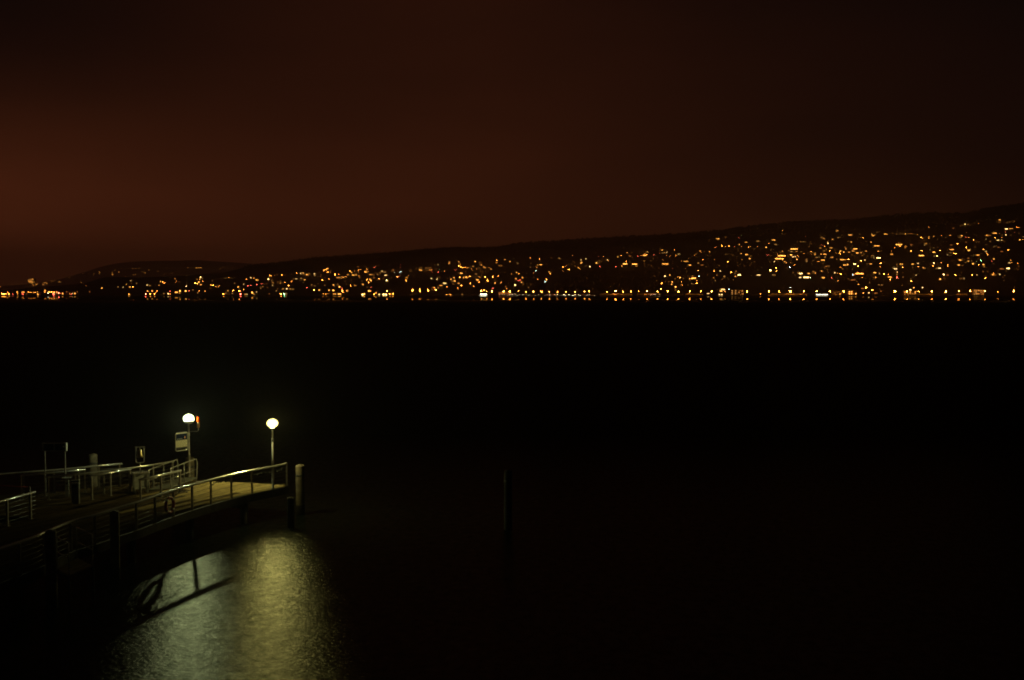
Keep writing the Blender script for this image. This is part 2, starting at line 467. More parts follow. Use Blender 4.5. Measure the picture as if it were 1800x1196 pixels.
def R(x, y, h=1.08): p = at(x, y, DECK + h); return (p.x, p.y)
gl = 'rails of the waiting platform'
railing([(-25.3, 24.0), (-23.45, 32.0), (-21.95, 38.6), R(0, 882), R(62, 865)], 'handrail along the left side of the gangway, bright patch near its end',
        [0.02, 0.18, 0.34, 0.5, 0.66, 0.80, 0.92, 0.985], wires=5)
railing([(-26.9, 47.5), R(0, 834), R(57, 829.5), R(115, 825), R(163, 820.3), R(215, 815.3)], 'long back handrail of the platform running from the left edge past the pale pile',
        [0.02, 0.2, 0.36, 0.52, 0.66, 0.78, 0.88, 0.985], wires=5)
railing([R(35, 836), R(95, 831), R(150, 826)], 'short middle handrail below the display board with a white glint', [0.02, 0.37, 0.72, 0.99], wires=4)
railing([R(80, 838.5), R(165, 831), R(230, 823), R(258, 819), R(306, 811)], 'long diagonal handrail passing behind the bell stand',
        [0.02, 0.2, 0.4, 0.6, 0.8, 0.985], wires=5)
railing([R(158, 838), R(195, 831), R(230, 825)], 'short slanting yellow lit handrail with a free end below the pale pile', [0.04, 0.5, 0.97], wires=4)
railing([R(245, 844, 1.0), R(281, 836, 1.0), R(318, 827.5, 1.0)], 'short thick handrail in front of the boarding ramp, brightly lit', [0.02, 0.5, 0.97], h=1.0, r=0.06, wires=5)
# red barrier bar at the left margin
b0, b1 = at(-30, 852, DECK + 0.75), at(52, 857, DECK + 0.62)
bb = thing('barrier_bar', 'thin dull red bar behind the leftmost posts of the platform', 'barrier', (b1.x, b1.y, DECK))
MB().tube([b0 - bb.location, b1 - bb.location], 0.022, 8).obj('bar', REDB, bb)
MB().box((0, 0, 0.33), (0.06, 0.06, 0.66)).obj('bracket_post', POSTM, bb)
e0 = b0 - bb.location; MB().box((e0.x, e0.y, e0.z / 2), (0.06, 0.06, e0.z + .02)).obj('bracket_post', POSTM, bb)

# side steps: a small landing off the near edge with two handrail frames
q0, q1 = at(134, 927, DECK + 1.08), at(162.5, 940, DECK + 1.08)
l0, l1 = at(99.5, 944.5, DECK + 1.08), at(120.5, 955, DECK + 1.08)
steps = thing('side_steps', 'dark side landing with two tubular handrail frames at the near edge', 'steps', (q0.x, q0.y, DECK))
def frame(a, b, nm):
    a, b = Vector(a) - steps.location, Vector(b) - steps.location; m = MB()
    m.tube([Vector((a.x, a.y, 0)), a, b, Vector((b.x, b.y, -0.05))], 0.019, 8)
    m.tube([a + Vector((0, 0, -.52)), b + Vector((0, 0, -.52))], 0.016, 8)
    m.obj(nm, STEEL, steps)
frame(q0, q1, 'handrail_frame'); frame(l0, l1, 'handrail_frame')
sl = steps.location
pl = [Vector((p.x, p.y, 0)) - Vector((sl.x, sl.y, 0)) for p in (q0, q1, l1, l0)]
for k in range(4):
    a, b = pl[0].lerp(pl[1], k / 4 + 0.02), pl[0].lerp(pl[1], (k + 1) / 4 - 0.02)
    c, d = pl[3].lerp(pl[2], (k + 1) / 4 - 0.02), pl[3].lerp(pl[2], k / 4 + 0.02)
    m = MB(); vs = [Vector((v.x, v.y, -0.05 - 0.0)) for v in (a, b, c, d)] + [Vector((v.x, v.y, -0.01)) for v in (a, b, c, d)]
    m.add(vs, [(3, 2, 1, 0), (4, 5, 6, 7), (0, 1, 5, 4), (1, 2, 6, 5), (2, 3, 7, 6), (3, 0, 4, 7)]); m.obj('tread', PLANK, steps)
m = MB()
for a, b in ((pl[0], pl[1]), (pl[3], pl[2])):
    m.tube([a + Vector((0, 0, -.13)), b + Vector((0, 0, -.13))], 0.06, 4)
    m.tube([b + Vector((0, 0, -.1)), b + Vector((0, 0, -3.2))], 0.05, 8)
m.obj('bearer', BEAM, steps)

# ------------------------------------------------------------------ the two lamps of the stage
def stage_lamp(px, py, label, color, strength, cup=False):
    p = at(px, py, DECK)
    t = thing('lamp_post', label, 'lamp', (p.x, p.y, DECK), 0, 'lamp posts of the landing stage')
    MB().lathe([(0.12, 0), (0.12, 0.02), (0.058, 0.03), (0.055, 1.30), (0.062, 1.31), (0.062, 1.36), (0.042, 1.40), (0.040, 2.92)], n=14).obj('pole', POSTM, t)
    MB().lathe([(0.041, 2.28), (0.05, 2.29), (0.05, 2.44), (0.041, 2.45)], n=14).obj('collar', GREY, t)
    if cup:   # opaque bowl added to keep this lamp's light off the deck
        MB().lathe([(0.045, 2.88), (0.16, 2.92), (0.235, 2.995), (0.262, 3.055), (0.257, 3.06), (0.225, 3.0), (0.15, 2.945), (0.04, 2.93)], n=24).obj('lamp_bowl', GREY, t)
    else:
        MB().lathe([(0.045, 2.90), (0.10, 2.93), (0.10, 2.96), (0.05, 2.965)], n=18).obj('lamp_holder', GREY, t)
    prof = [(0.0001, 2.965)] + [(0.265 * math.sin(a), 3.17 - 0.205 * math.cos(a)) for a in [math.pi * i / 14 for i in range(1, 14)]] + [(0.0001, 3.375)]
    gk = 'lamp_glass_' + label.split()[0]; g = bpy.data.materials.new(gk); g.use_nodes = True; n, l = g.node_tree.nodes, g.node_tree.links
    n.remove(n['Principled BSDF']); e = n.new('ShaderNodeEmission'); e.inputs[0].default_value = (*color, 1); e.inputs[1].default_value = 5.0
    tr = n.new('ShaderNodeBsdfTransparent'); mx = n.new('ShaderNodeMixShader'); mx.inputs[0].default_value = 0.5
    l.new(tr.outputs[0], mx.inputs[1]); l.new(e.outputs[0], mx.inputs[2]); l.new(mx.outputs[0], n['Material Output'].inputs['Surface'])
    g.cycles.emission_sampling = 'NONE'
    MB().lathe(prof, n=24).obj('globe', g, t)
    ld = bpy.data.lights.new('bulb', 'POINT'); ld.color = color; ld.energy = strength; ld.shadow_soft_size = 0.09 if cup else 0.13
    lo = bpy.data.objects.new('bulb', ld); COL.objects.link(lo); lo.parent = t; lo.location = (0, 0, 3.17)
    MB().lathe([(0.075, 3.362), (0.07, 3.39), (0.02, 3.42), (0.0, 3.421)], n=16).obj('finial', GREY, t)
    return t
lampR = stage_lamp(480, 859.5, 'yellow lit lamp post at the right end of the landing stage', (1.0, 0.88, 0.27), 950)
lampL = stage_lamp(333, 846.5, 'white lit lamp post carrying the timetable sign at the middle of the stage', (0.88, 1.0, 0.50), 1350, True)
# orange beacon beside the left lamp
bx = lampL.location
bc = thing('signal_beacon', 'small orange beacon on a thin bracket right of the white lamp', 'beacon', (bx.x + 0.45, bx.y + 0.1, bx.z + 2.5))
MB().lathe([(0.055, 0.46), (0.06, 0.47), (0.06, 0.70), (0.04, 0.73), (0.0, 0.735)], n=14).obj('lens', mat('beacon_orange', (0.22, 0.022, 0.002), 0.8, spec=0.0), bc)
MB().lathe([(0.02, 0.18), (0.07, 0.19), (0.07, 0.40), (0.05, 0.45), (0.03, 0.46)], n=14).obj('housing', mat('beacon_housing', (0.16, 0.09, 0.04), 0.6), bc)
MB().tube([(-0.45, -0.1, 0.0), (-0.05, 0.0, 0.0), (0.0, 0.0, 0.05), (0.0, 0.0, 0.19)], 0.014, 8).obj('bracket', STEEL, bc)

# timetable sign on the left lamp post
pl_ = lampL.location
d = Vector((0.50, 0.60, 0)).normalized(); rz = math.atan2(d.y, d.x)
sw, sh = 0.68, 0.90
sg = thing('timetable_sign', 'framed timetable sign with dark blue header hung left of the lamp pole', 'sign',
           (pl_.x - d.x * (sw / 2 + 0.075), pl_.y - d.y * (sw / 2 + 0.075), pl_.z + 1.60), rz)
def rrect(w, h, r, n=4):
    pts = []
    for cx, cz, a0 in ((w / 2 - r, h / 2 - r, 0), (-w / 2 + r, h / 2 - r, 90), (-w / 2 + r, -h / 2 + r, 180), (w / 2 - r, -h / 2 + r, 270)):
        for k in range(n + 1):
            a = math.radians(a0 + 90 * k / n); pts.append(Vector((cx + r * math.cos(a), 0, cz + r * math.sin(a) + h / 2)))
    return pts
MB().tube(rrect(sw, sh, 0.10), 0.022, 8, closed=True).obj('frame', STEEL, sg)
tp = MB().box((0, 0.0, 0.35), (sw - 0.06, 0.02, 0.34)).obj('timetable_panel', mat('paper_panel', (0.55, 0.53, 0.42), 0.8, noise=(12, (0.45, 0.43, 0.33), 0.5), spec=0.1), sg)
hd = MB().box((0, 0.0, 0.685), (sw - 0.06, 0.022, 0.325)).obj('header_panel', mat('header_blue', (0.008, 0.014, 0.045), 0.9, spec=0.0), sg)
MB().box((0, -0.005, 0.868), (sw - 0.10, 0.10, 0.03)).obj('top_cap', WHITE, sg)
MB().box((0, 0, 0.155), (sw - 0.08, 0.018, 0.045)).obj('foot_strip', DARK, sg)
txt = MB()
for i in range(7): txt.box((-0.245 + i * 0.042, -0.013, 0.585), (0.026, 0.004, 0.045 if i % 3 else 0.06))
txt.obj('lettering', mat('letter_pale', (0.22, 0.25, 0.27), 0.8, spec=0.0), hd)
em = MB(); em.box((0.18, -0.013, 0.63), (0.055, 0.004, 0.075)); em.box((0.18, -0.0135, 0.68), (0.03, 0.004, 0.04)); em.obj('emblem', mat('emblem_red', (0.6, 0.25, 0.18), 0.6), hd)
rw = MB(); rr_ = random.Random(3)
for k in range(7):
    z = 0.495 - k * 0.046; x = -0.28
    while x < 0.24:
        w = rr_.uniform(0.05, 0.16); rw.box((x + w / 2, -0.0115, z), (w, 0.004, 0.014)); x += w + 0.03
rw.obj('table_rows', mat('print_grey', (0.07, 0.06, 0.05), 0.8), tp)
cl_ = MB()
for z in (0.25, 0.65): cl_.box((sw / 2 + 0.03, 0, z), (0.09, 0.04, 0.05))
cl_.obj('pole_clamp', STEEL, sg)

# display board on two posts
A, B = at(79, 872, DECK), at(116.5, 870, DECK); mid = (A + B) / 2; dv = (B - A); rz = math.atan2(dv.y, dv.x) - 0.28; wid = dv.length
db = thing('display_board', 'unlit dark display board with two panels on a pair of thin posts', 'sign', mid, rz)
for sx in (-1, 1):
    MB().lathe([(0.08, 0), (0.08, 0.015), (0.035, 0.02), (0.032, 2.10)], c=(sx * wid / 2, 0, 0), n=10).obj('post', POSTM, db)
bw = wid + 0.20
MB().box((0, 0, 2.27), (bw - 0.14, 0.10, 0.33)).obj('case', DARK, db)
for sx in (-1, 1):
    MB().box((sx * (bw / 2 - 0.035), 0, 2.27), (0.07, 0.14, 0.37)).obj('end_cap', GREY, db)
fr = MB(); fr.box((0, -0.066, 2.445), (bw - 0.14, 0.032, 0.03)); fr.box((0, -0.066, 2.095), (bw - 0.14, 0.032, 0.03)); fr.box((0, -0.066, 2.27), (0.025, 0.032, 0.31)); fr.obj('trim', STEEL, db)
for sx in (-1, 1):
    MB().box((sx * (bw - 0.14) / 4, -0.052, 2.27), ((bw - 0.2) / 2 - 0.03, 0.008, 0.29)).obj('screen', mat('dark_screen', (0.012, 0.012, 0.014), 0.15), db)
MB().lathe([(0.0, -0.001), (0.03, 0.0), (0.03, 0.03), (0.0, 0.031)], c=(bw / 2 - 0.13, -0.075, 2.27), n=10).obj('sensor_knob', WHITE, db)
# ticket box with lid on the right board post
tb = at(118, 873, DECK)
bx_ = thing('ticket_box', 'slim grey ticket box with a flat lid under the display board', 'box', tb, 0.3)
MB().box((0, 0, 0.42), (0.16, 0.14, 0.80)).obj('body', GREY, bx_); MB().box((0, 0, 0.865), (0.40, 0.30, 0.03)).obj('lid', GREY, bx_)
MB().box((0.0, -0.08, 0.62), (0.10, 0.012, 0.10)).obj('slot_plate', DARK, bx_)
# litter bin
p = at(132.5, 885.5, DECK)
bn = thing('litter_bin', 'dark upright litter bin with a bright lit edge on the platform', 'bin', p, math.radians(20))
MB().box((-0.01, 0, 0.50), (0.28, 0.26, 0.86)).obj('body', mat('bin_dark', (0.10, 0.085, 0.085), 0.5, 0.1, noise=(7, (0.05, 0.045, 0.045), 0.6)), bn)
MB().box((-0.01, 0, 1.02), (0.33, 0.30, 0.06)).obj('lid', DARK, bn)
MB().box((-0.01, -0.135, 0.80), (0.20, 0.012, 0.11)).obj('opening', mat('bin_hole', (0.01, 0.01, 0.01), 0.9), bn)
MB().box((0.165, -0.02, 0.54), (0.035, 0.20, 1.05)).obj('side_plate', mat('bin_plate', (0.62, 0.60, 0.50), 0.4, 0.2), bn)  # pale strip paints the lamplit edge of the bin
MB().box((0, 0, 0.035), (0.20, 0.20, 0.07)).obj('foot', DARK, bn)
# bell in its frame, on a steel stand
p = at(247, 866, DECK); rz = math.radians(32)
st = thing('bell_stand', 'steel stand with a slanting top plate under the bell', 'stand', p, rz)
for x, y in ((-0.29, -0.16), (0.29, -0.16), (-0.29, 0.16), (0.29, 0.16)):
    MB().box((x, y, 0.46), (0.06, 0.06, 0.92)).obj('leg', GREY, st)
MB().box((0, 0.16, 0.50), (0.52, 0.02, 0.74)).obj('back_plate', GREY, st)
MB().box((0, 0, 0.945), (0.74, 0.44, 0.045)).obj('top_plate', STEEL, st)
MB().box((0, 0, 0.20), (0.58, 0.30, 0.03)).obj('shelf', GREY, st)
bl = thing('ship_bell', 'brass ship bell hanging in a tubular frame on the steel stand', 'bell', (p.x, p.y, p.z + 0.968), rz * 0.6)
MB().tube([(0, 0, 0), (0, 0, 0.46)], 0.032, 10).obj('stem', STEEL, bl)
MB().tube([v + Vector((0, 0, 0.45)) for v in rrect(0.36, 0.74, 0.07)], 0.024, 8, closed=True).obj('frame', STEEL, bl)
MB().box((0, 0, 1.195), (0.46, 0.06, 0.03)).obj('top_bar', STEEL, bl)
be = MB().lathe([(0.165, 0.72), (0.150, 0.735), (0.115, 0.80), (0.095, 0.90), (0.085, 1.0), (0.06, 1.05), (0.02, 1.06), (0.02, 1.18)], n=20).obj('bell', BRASS, bl)
MB().lathe([(0.0, 0.66), (0.028, 0.68), (0.028, 0.71), (0.008, 0.73), (0.008, 0.95)], n=10).obj('clapper', DARK, be)

# boarding ramp with tubular handrails
a0, b0_ = at(262, 864, DECK), at(300, 861, DECK); a1 = a0 + Vector((0.62, 2.45, 0)); b1_ = b0_ + Vector((0.62, 2.25, 0))
rp = thing('boarding_ramp', 'grey boarding ramp plate with looped tubular handrails by the middle lamp', 'ramp', a0)
vs = []
for z in (0.06, 0.12):
    for v, dz in ((a0, 0), (b0_, 0), (b1_, 0.10), (a1, 0.10)):
        u = v - a0; vs.append((u.x, u.y, z + dz))
m = MB(); m.add(vs, [(3, 2, 1, 0), (4, 5, 6, 7), (0, 1, 5, 4), (1, 2, 6, 5), (2, 3, 7, 6), (3, 0, 4, 7)]); m.obj('plate', mat('ramp_plate', (0.34, 0.36, 0.33), 0.4, 0.5, noise=(8, (0.2, 0.2, 0.19), 0.6)), rp)
def loop_rail(p0, p1, nm):
    u0, u1 = p0 - a0, p1 - a0; z = Vector((0, 0, 1)); dd = (u1 - u0).normalized()
    pts = [u0 + z * 0.1, u0 + z * 0.80, u0 + z * 0.97 + dd * 0.06, u0 + z * 1.03 + dd * 0.18]
    pts += [u1 + z * 1.14 - dd * 0.22, u1 + z * 1.10 - dd * 0.08, u1 + z * 0.96, u1 + z * 0.75 + dd * 0.01, u1 + z * 0.45 - dd * 0.03, u1 + z * 0.2 - dd * 0.06]
    m = MB(); m.tube(catmull(pts, 4), 0.026, 8); m.obj(nm, STEEL, rp)
    MB().tube([u0 + z * 0.52, u1 + z * 0.62], 0.02, 8).obj('middle_rail', STEEL, rp)
    MB().tube([u0.lerp(u1, .5) + z * .15, u0.lerp(u1, .5) + z * 1.08], 0.02, 8).obj('stay', STEEL, rp)
loop_rail(a0, a1, 'handrail'); loop_rail(b0_, b1_, 'handrail')
w0, w1 = MB(), MB()
for v in (a0, b0_):
    u = v - a0 + Vector((0.18, 0.7, 0)); MB().tube([u + Vector((-.03, 0, 0.10)), u + Vector((.03, 0, 0.10))], 0.10, 14).obj('wheel', DARK, rp)
m = MB()
for v in (a1, b1_): m.box((v - a0) + Vector((-0.03, -0.1, 0.08)), (0.05, 0.05, 0.16))
m.obj('prop', POSTM, rp)

# lifebuoy hung on the near rail
i0 = s_of(293, 911); pts3 = [Vector((p.x, p.y, DECK)) for p in nr]; p, d = point_on(pts3, L, i0 + 0.1); side = Vector((-d.y, d.x, 0))
lb = thing('lifebuoy', 'dull red lifebuoy ring hanging on the near handrail', 'lifebuoy', p + side * -0.11 + Vector((0, 0, 0.55)), math.atan2(d.y, d.x))
ring = [Vector((0.29 * math.cos(a), 0, 0.31 * math.sin(a))) for a in [2 * math.pi * k / 28 for k in range(28)]]
MB().tube(ring, 0.065, 10, closed=True).obj('ring', REDB, lb)
for k in range(4):
    a = math.pi / 4 + k * math.pi / 2; c = Vector((0.29 * math.cos(a), 0, 0.31 * math.sin(a))); tt = Vector((-math.sin(a), 0, math.cos(a)))
    MB().tube([c - tt * 0.04, c + tt * 0.04], 0.069, 10).obj('band', WHITE, lb)
MB().tube([(0, 0.02, 0.37), (0.0, 0.09, 0.5), (0, 0.10, 0.60)], 0.012, 6).obj('hook', STEEL, lb)

# ------------------------------------------------------------------ far shore: terrain
SHORE = 2837.0; QUAY_Z = 0.8; FOOT = 2875.0
FOOT_Y = HORIZON + (CAM_H - QUAY_Z) / FOOT * F
def interp(tab, x):
    if x <= tab[0][0]: return tab[0][1]
    for (a, b), (c, d) in zip(tab, tab[1:]):
        if x <= c: return b + (d - b) * (x - a) / (c - a)
    return tab[-1][1]
RIDGE = [(-900, 513), (0, 510.5), (83, 504.5), (150, 498), (185, 487), (250, 488), (300, 486), (350, 483), (400, 478), (440, 467.5), (500, 461), (560, 453),
         (600, 450), (680, 445), (740, 439), (800, 435), (850, 435.5), (870, 435), (900, 430), (1000, 424), (1100, 418.5), (1200, 413), (1250, 408), (1300, 402),
         (1350, 396.5), (1400, 391.5), (1450, 390.5), (1500, 388.5), (1550, 381.5), (1600, 377.5), (1650, 376), (1690, 377.5), (1720, 370.5), (1760, 364.5), (1800, 359.5), (1900, 352), (2100, 345), (2700, 340)]
RDEP = [(-900, 4000), (150, 4000), (400, 4600), (600, 5400), (900, 6000), (2700, 6400)]
from mathutils import noise as mnoise
def slope_y(u, t):
    yr = interp(RIDGE, u)
    return FOOT_Y + (yr - FOOT_Y) * t
def ground(u, t):
    """terrain point for bearing u (photo column) and t = 0 foot .. 1 ridge"""
    D = FOOT + (interp(RDEP, u) - FOOT) * t
    z = CAM_H + (HORIZON - slope_y(u, t)) / F * D
    x = (u - 900.0) / F * D
    return Vector((x, D, z))
def t_of(u, y):
    yr = interp(RIDGE, u); return min(0.985, max(0.0, (FOOT_Y - y) / (FOOT_Y - yr)))
HILLM = mat('hill_ground', (0.035, 0.032, 0.022), 0.95, 0, noise=(0.01, (0.018, 0.02, 0.014), 0.9), spec=0.1)
us = [-900 + 10 * i for i in range(361)]
rows = [('q', SHORE, -3.0), ('q', SHORE + 0.4, QUAY_Z)] + [('t', k / 46.0) for k in range(47)] + [('b', 1), ('b', 2)]
vs, fs = [], []
for r_ in rows:
    for u in us:
        if r_[0] == 'q': vs.append(((u - 900) / F * r_[1], r_[1], r_[2]))
        elif r_[0] == 't':
            p = ground(u, r_[1]); k = math.sin(math.pi * r_[1])
            p.z += k * 3.5 * mnoise.noise(p * 0.006); vs.append(tuple(p))
        else:
            p = ground(u, 1); q = 1 + 0.12 * r_[1]; vs.append((p.x * q, p.y * q, p.z * (0.75 if r_[1] == 1 else 0.2)))
N = len(us)
for i in range(len(rows) - 1):
    for j in range(N - 1): fs.append((i * N + j, i * N + j + 1, (i + 1) * N + j + 1, (i + 1) * N + j))
m = MB(); m.add(vs, fs, True); structure(m.obj('hillside', HILLM))
# far hill on the left
FARP = [(-900, 509), (-200, 506), (0, 503), (60, 499), (100, 492.5), (130, 484), (150, 478.5), (180, 469), (205, 463.5), (230, 460.3), (260, 459), (300, 458.7), (340, 457.8), (380, 459.3), (440, 463.5), (520, 470), (700, 490), (900, 505)]
FD = 14000.0
def far_ground(u, t):
    D = 11000 + (FD - 11000) * t; y = 512.5 + (interp(FARP, u) - 512.5) * t
    return Vector(((u - 900) / F * D, D, CAM_H + (HORIZON - y) / F * D))
vs, fs = [], []; us2 = [-900 + 15 * i for i in range(121)]
for k in range(14):
    for u in us2:
        if k < 13:
            p = far_ground(u, k / 12.0)
            if k == 0: p.z = -2
        else: p = far_ground(u, 1) * 1.12; p.z = 0
        vs.append(tuple(p))
N = len(us2)
for i in range(13):
    for j in range(N - 1): fs.append((i * N + j, i * N + j + 1, (i + 1) * N + j + 1, (i + 1) * N + j))
m = MB(); m.add(vs, fs, True); structure(m.obj('far_hill', HILLM))

# forest along the crest and on the dark bank: reads as one mass
FOREST = mat('forest', (0.03, 0.035, 0.02), 0.95, 0, noise=(0.05, (0.015, 0.02, 0.012), 0.9), spec=0.1)
rf = random.Random(11); m = MB()
def cone(p, r, h):
    n = 5; a0 = rf.random() * 6
    b = [(p.x + r * math.cos(a0 + 6.283 * k / n), p.y + r * math.sin(a0 + 6.283 * k / n), p.z + h * 0.12) for k in range(n)]
    t_ = (p.x + rf.uniform(-.1, .1) * r, p.y, p.z + h)
    mm = [(p.x + r * .72 * math.cos(a0 + .5 + 6.283 * k / n), p.y + r * .72 * math.sin(a0 + .5 + 6.283 * k / n), p.z + h * 0.55) for k in range(n)]
    m.add(b + mm + [t_], [(k, (k + 1) % n, n + (k + 1) % n, n + k) for k in range(n)] + [(n + k, n + (k + 1) % n, 2 * n) for k in range(n)])
for i in range(5200):
    u = rf.uniform(430, 2000); t = 1.0 - abs(rf.gauss(0, 0.06)) if rf.random() < .75 else rf.uniform(0.86, 1)
    if t < 0.8: continue
    p = ground(u, t); h = rf.uniform(7, 19) * (0.5 if u < 900 else 1.0); cone(p - Vector((0, 0, 1)), h * rf.uniform(.4, .6), h)
for i in range(900):
    u = rf.uniform(975, 1160); y = rf.uniform(474, 509)
    if u < 1040 and y < 474 + (1040 - u) * .35: continue
    p = ground(u, t_of(u, y + 4)); h = rf.uniform(6, 11); cone(p, h * .45, h)
stuff(m.obj('forest', FOREST), 'dark wooded crest and wooded bank of the hill across the lake', 'forest')

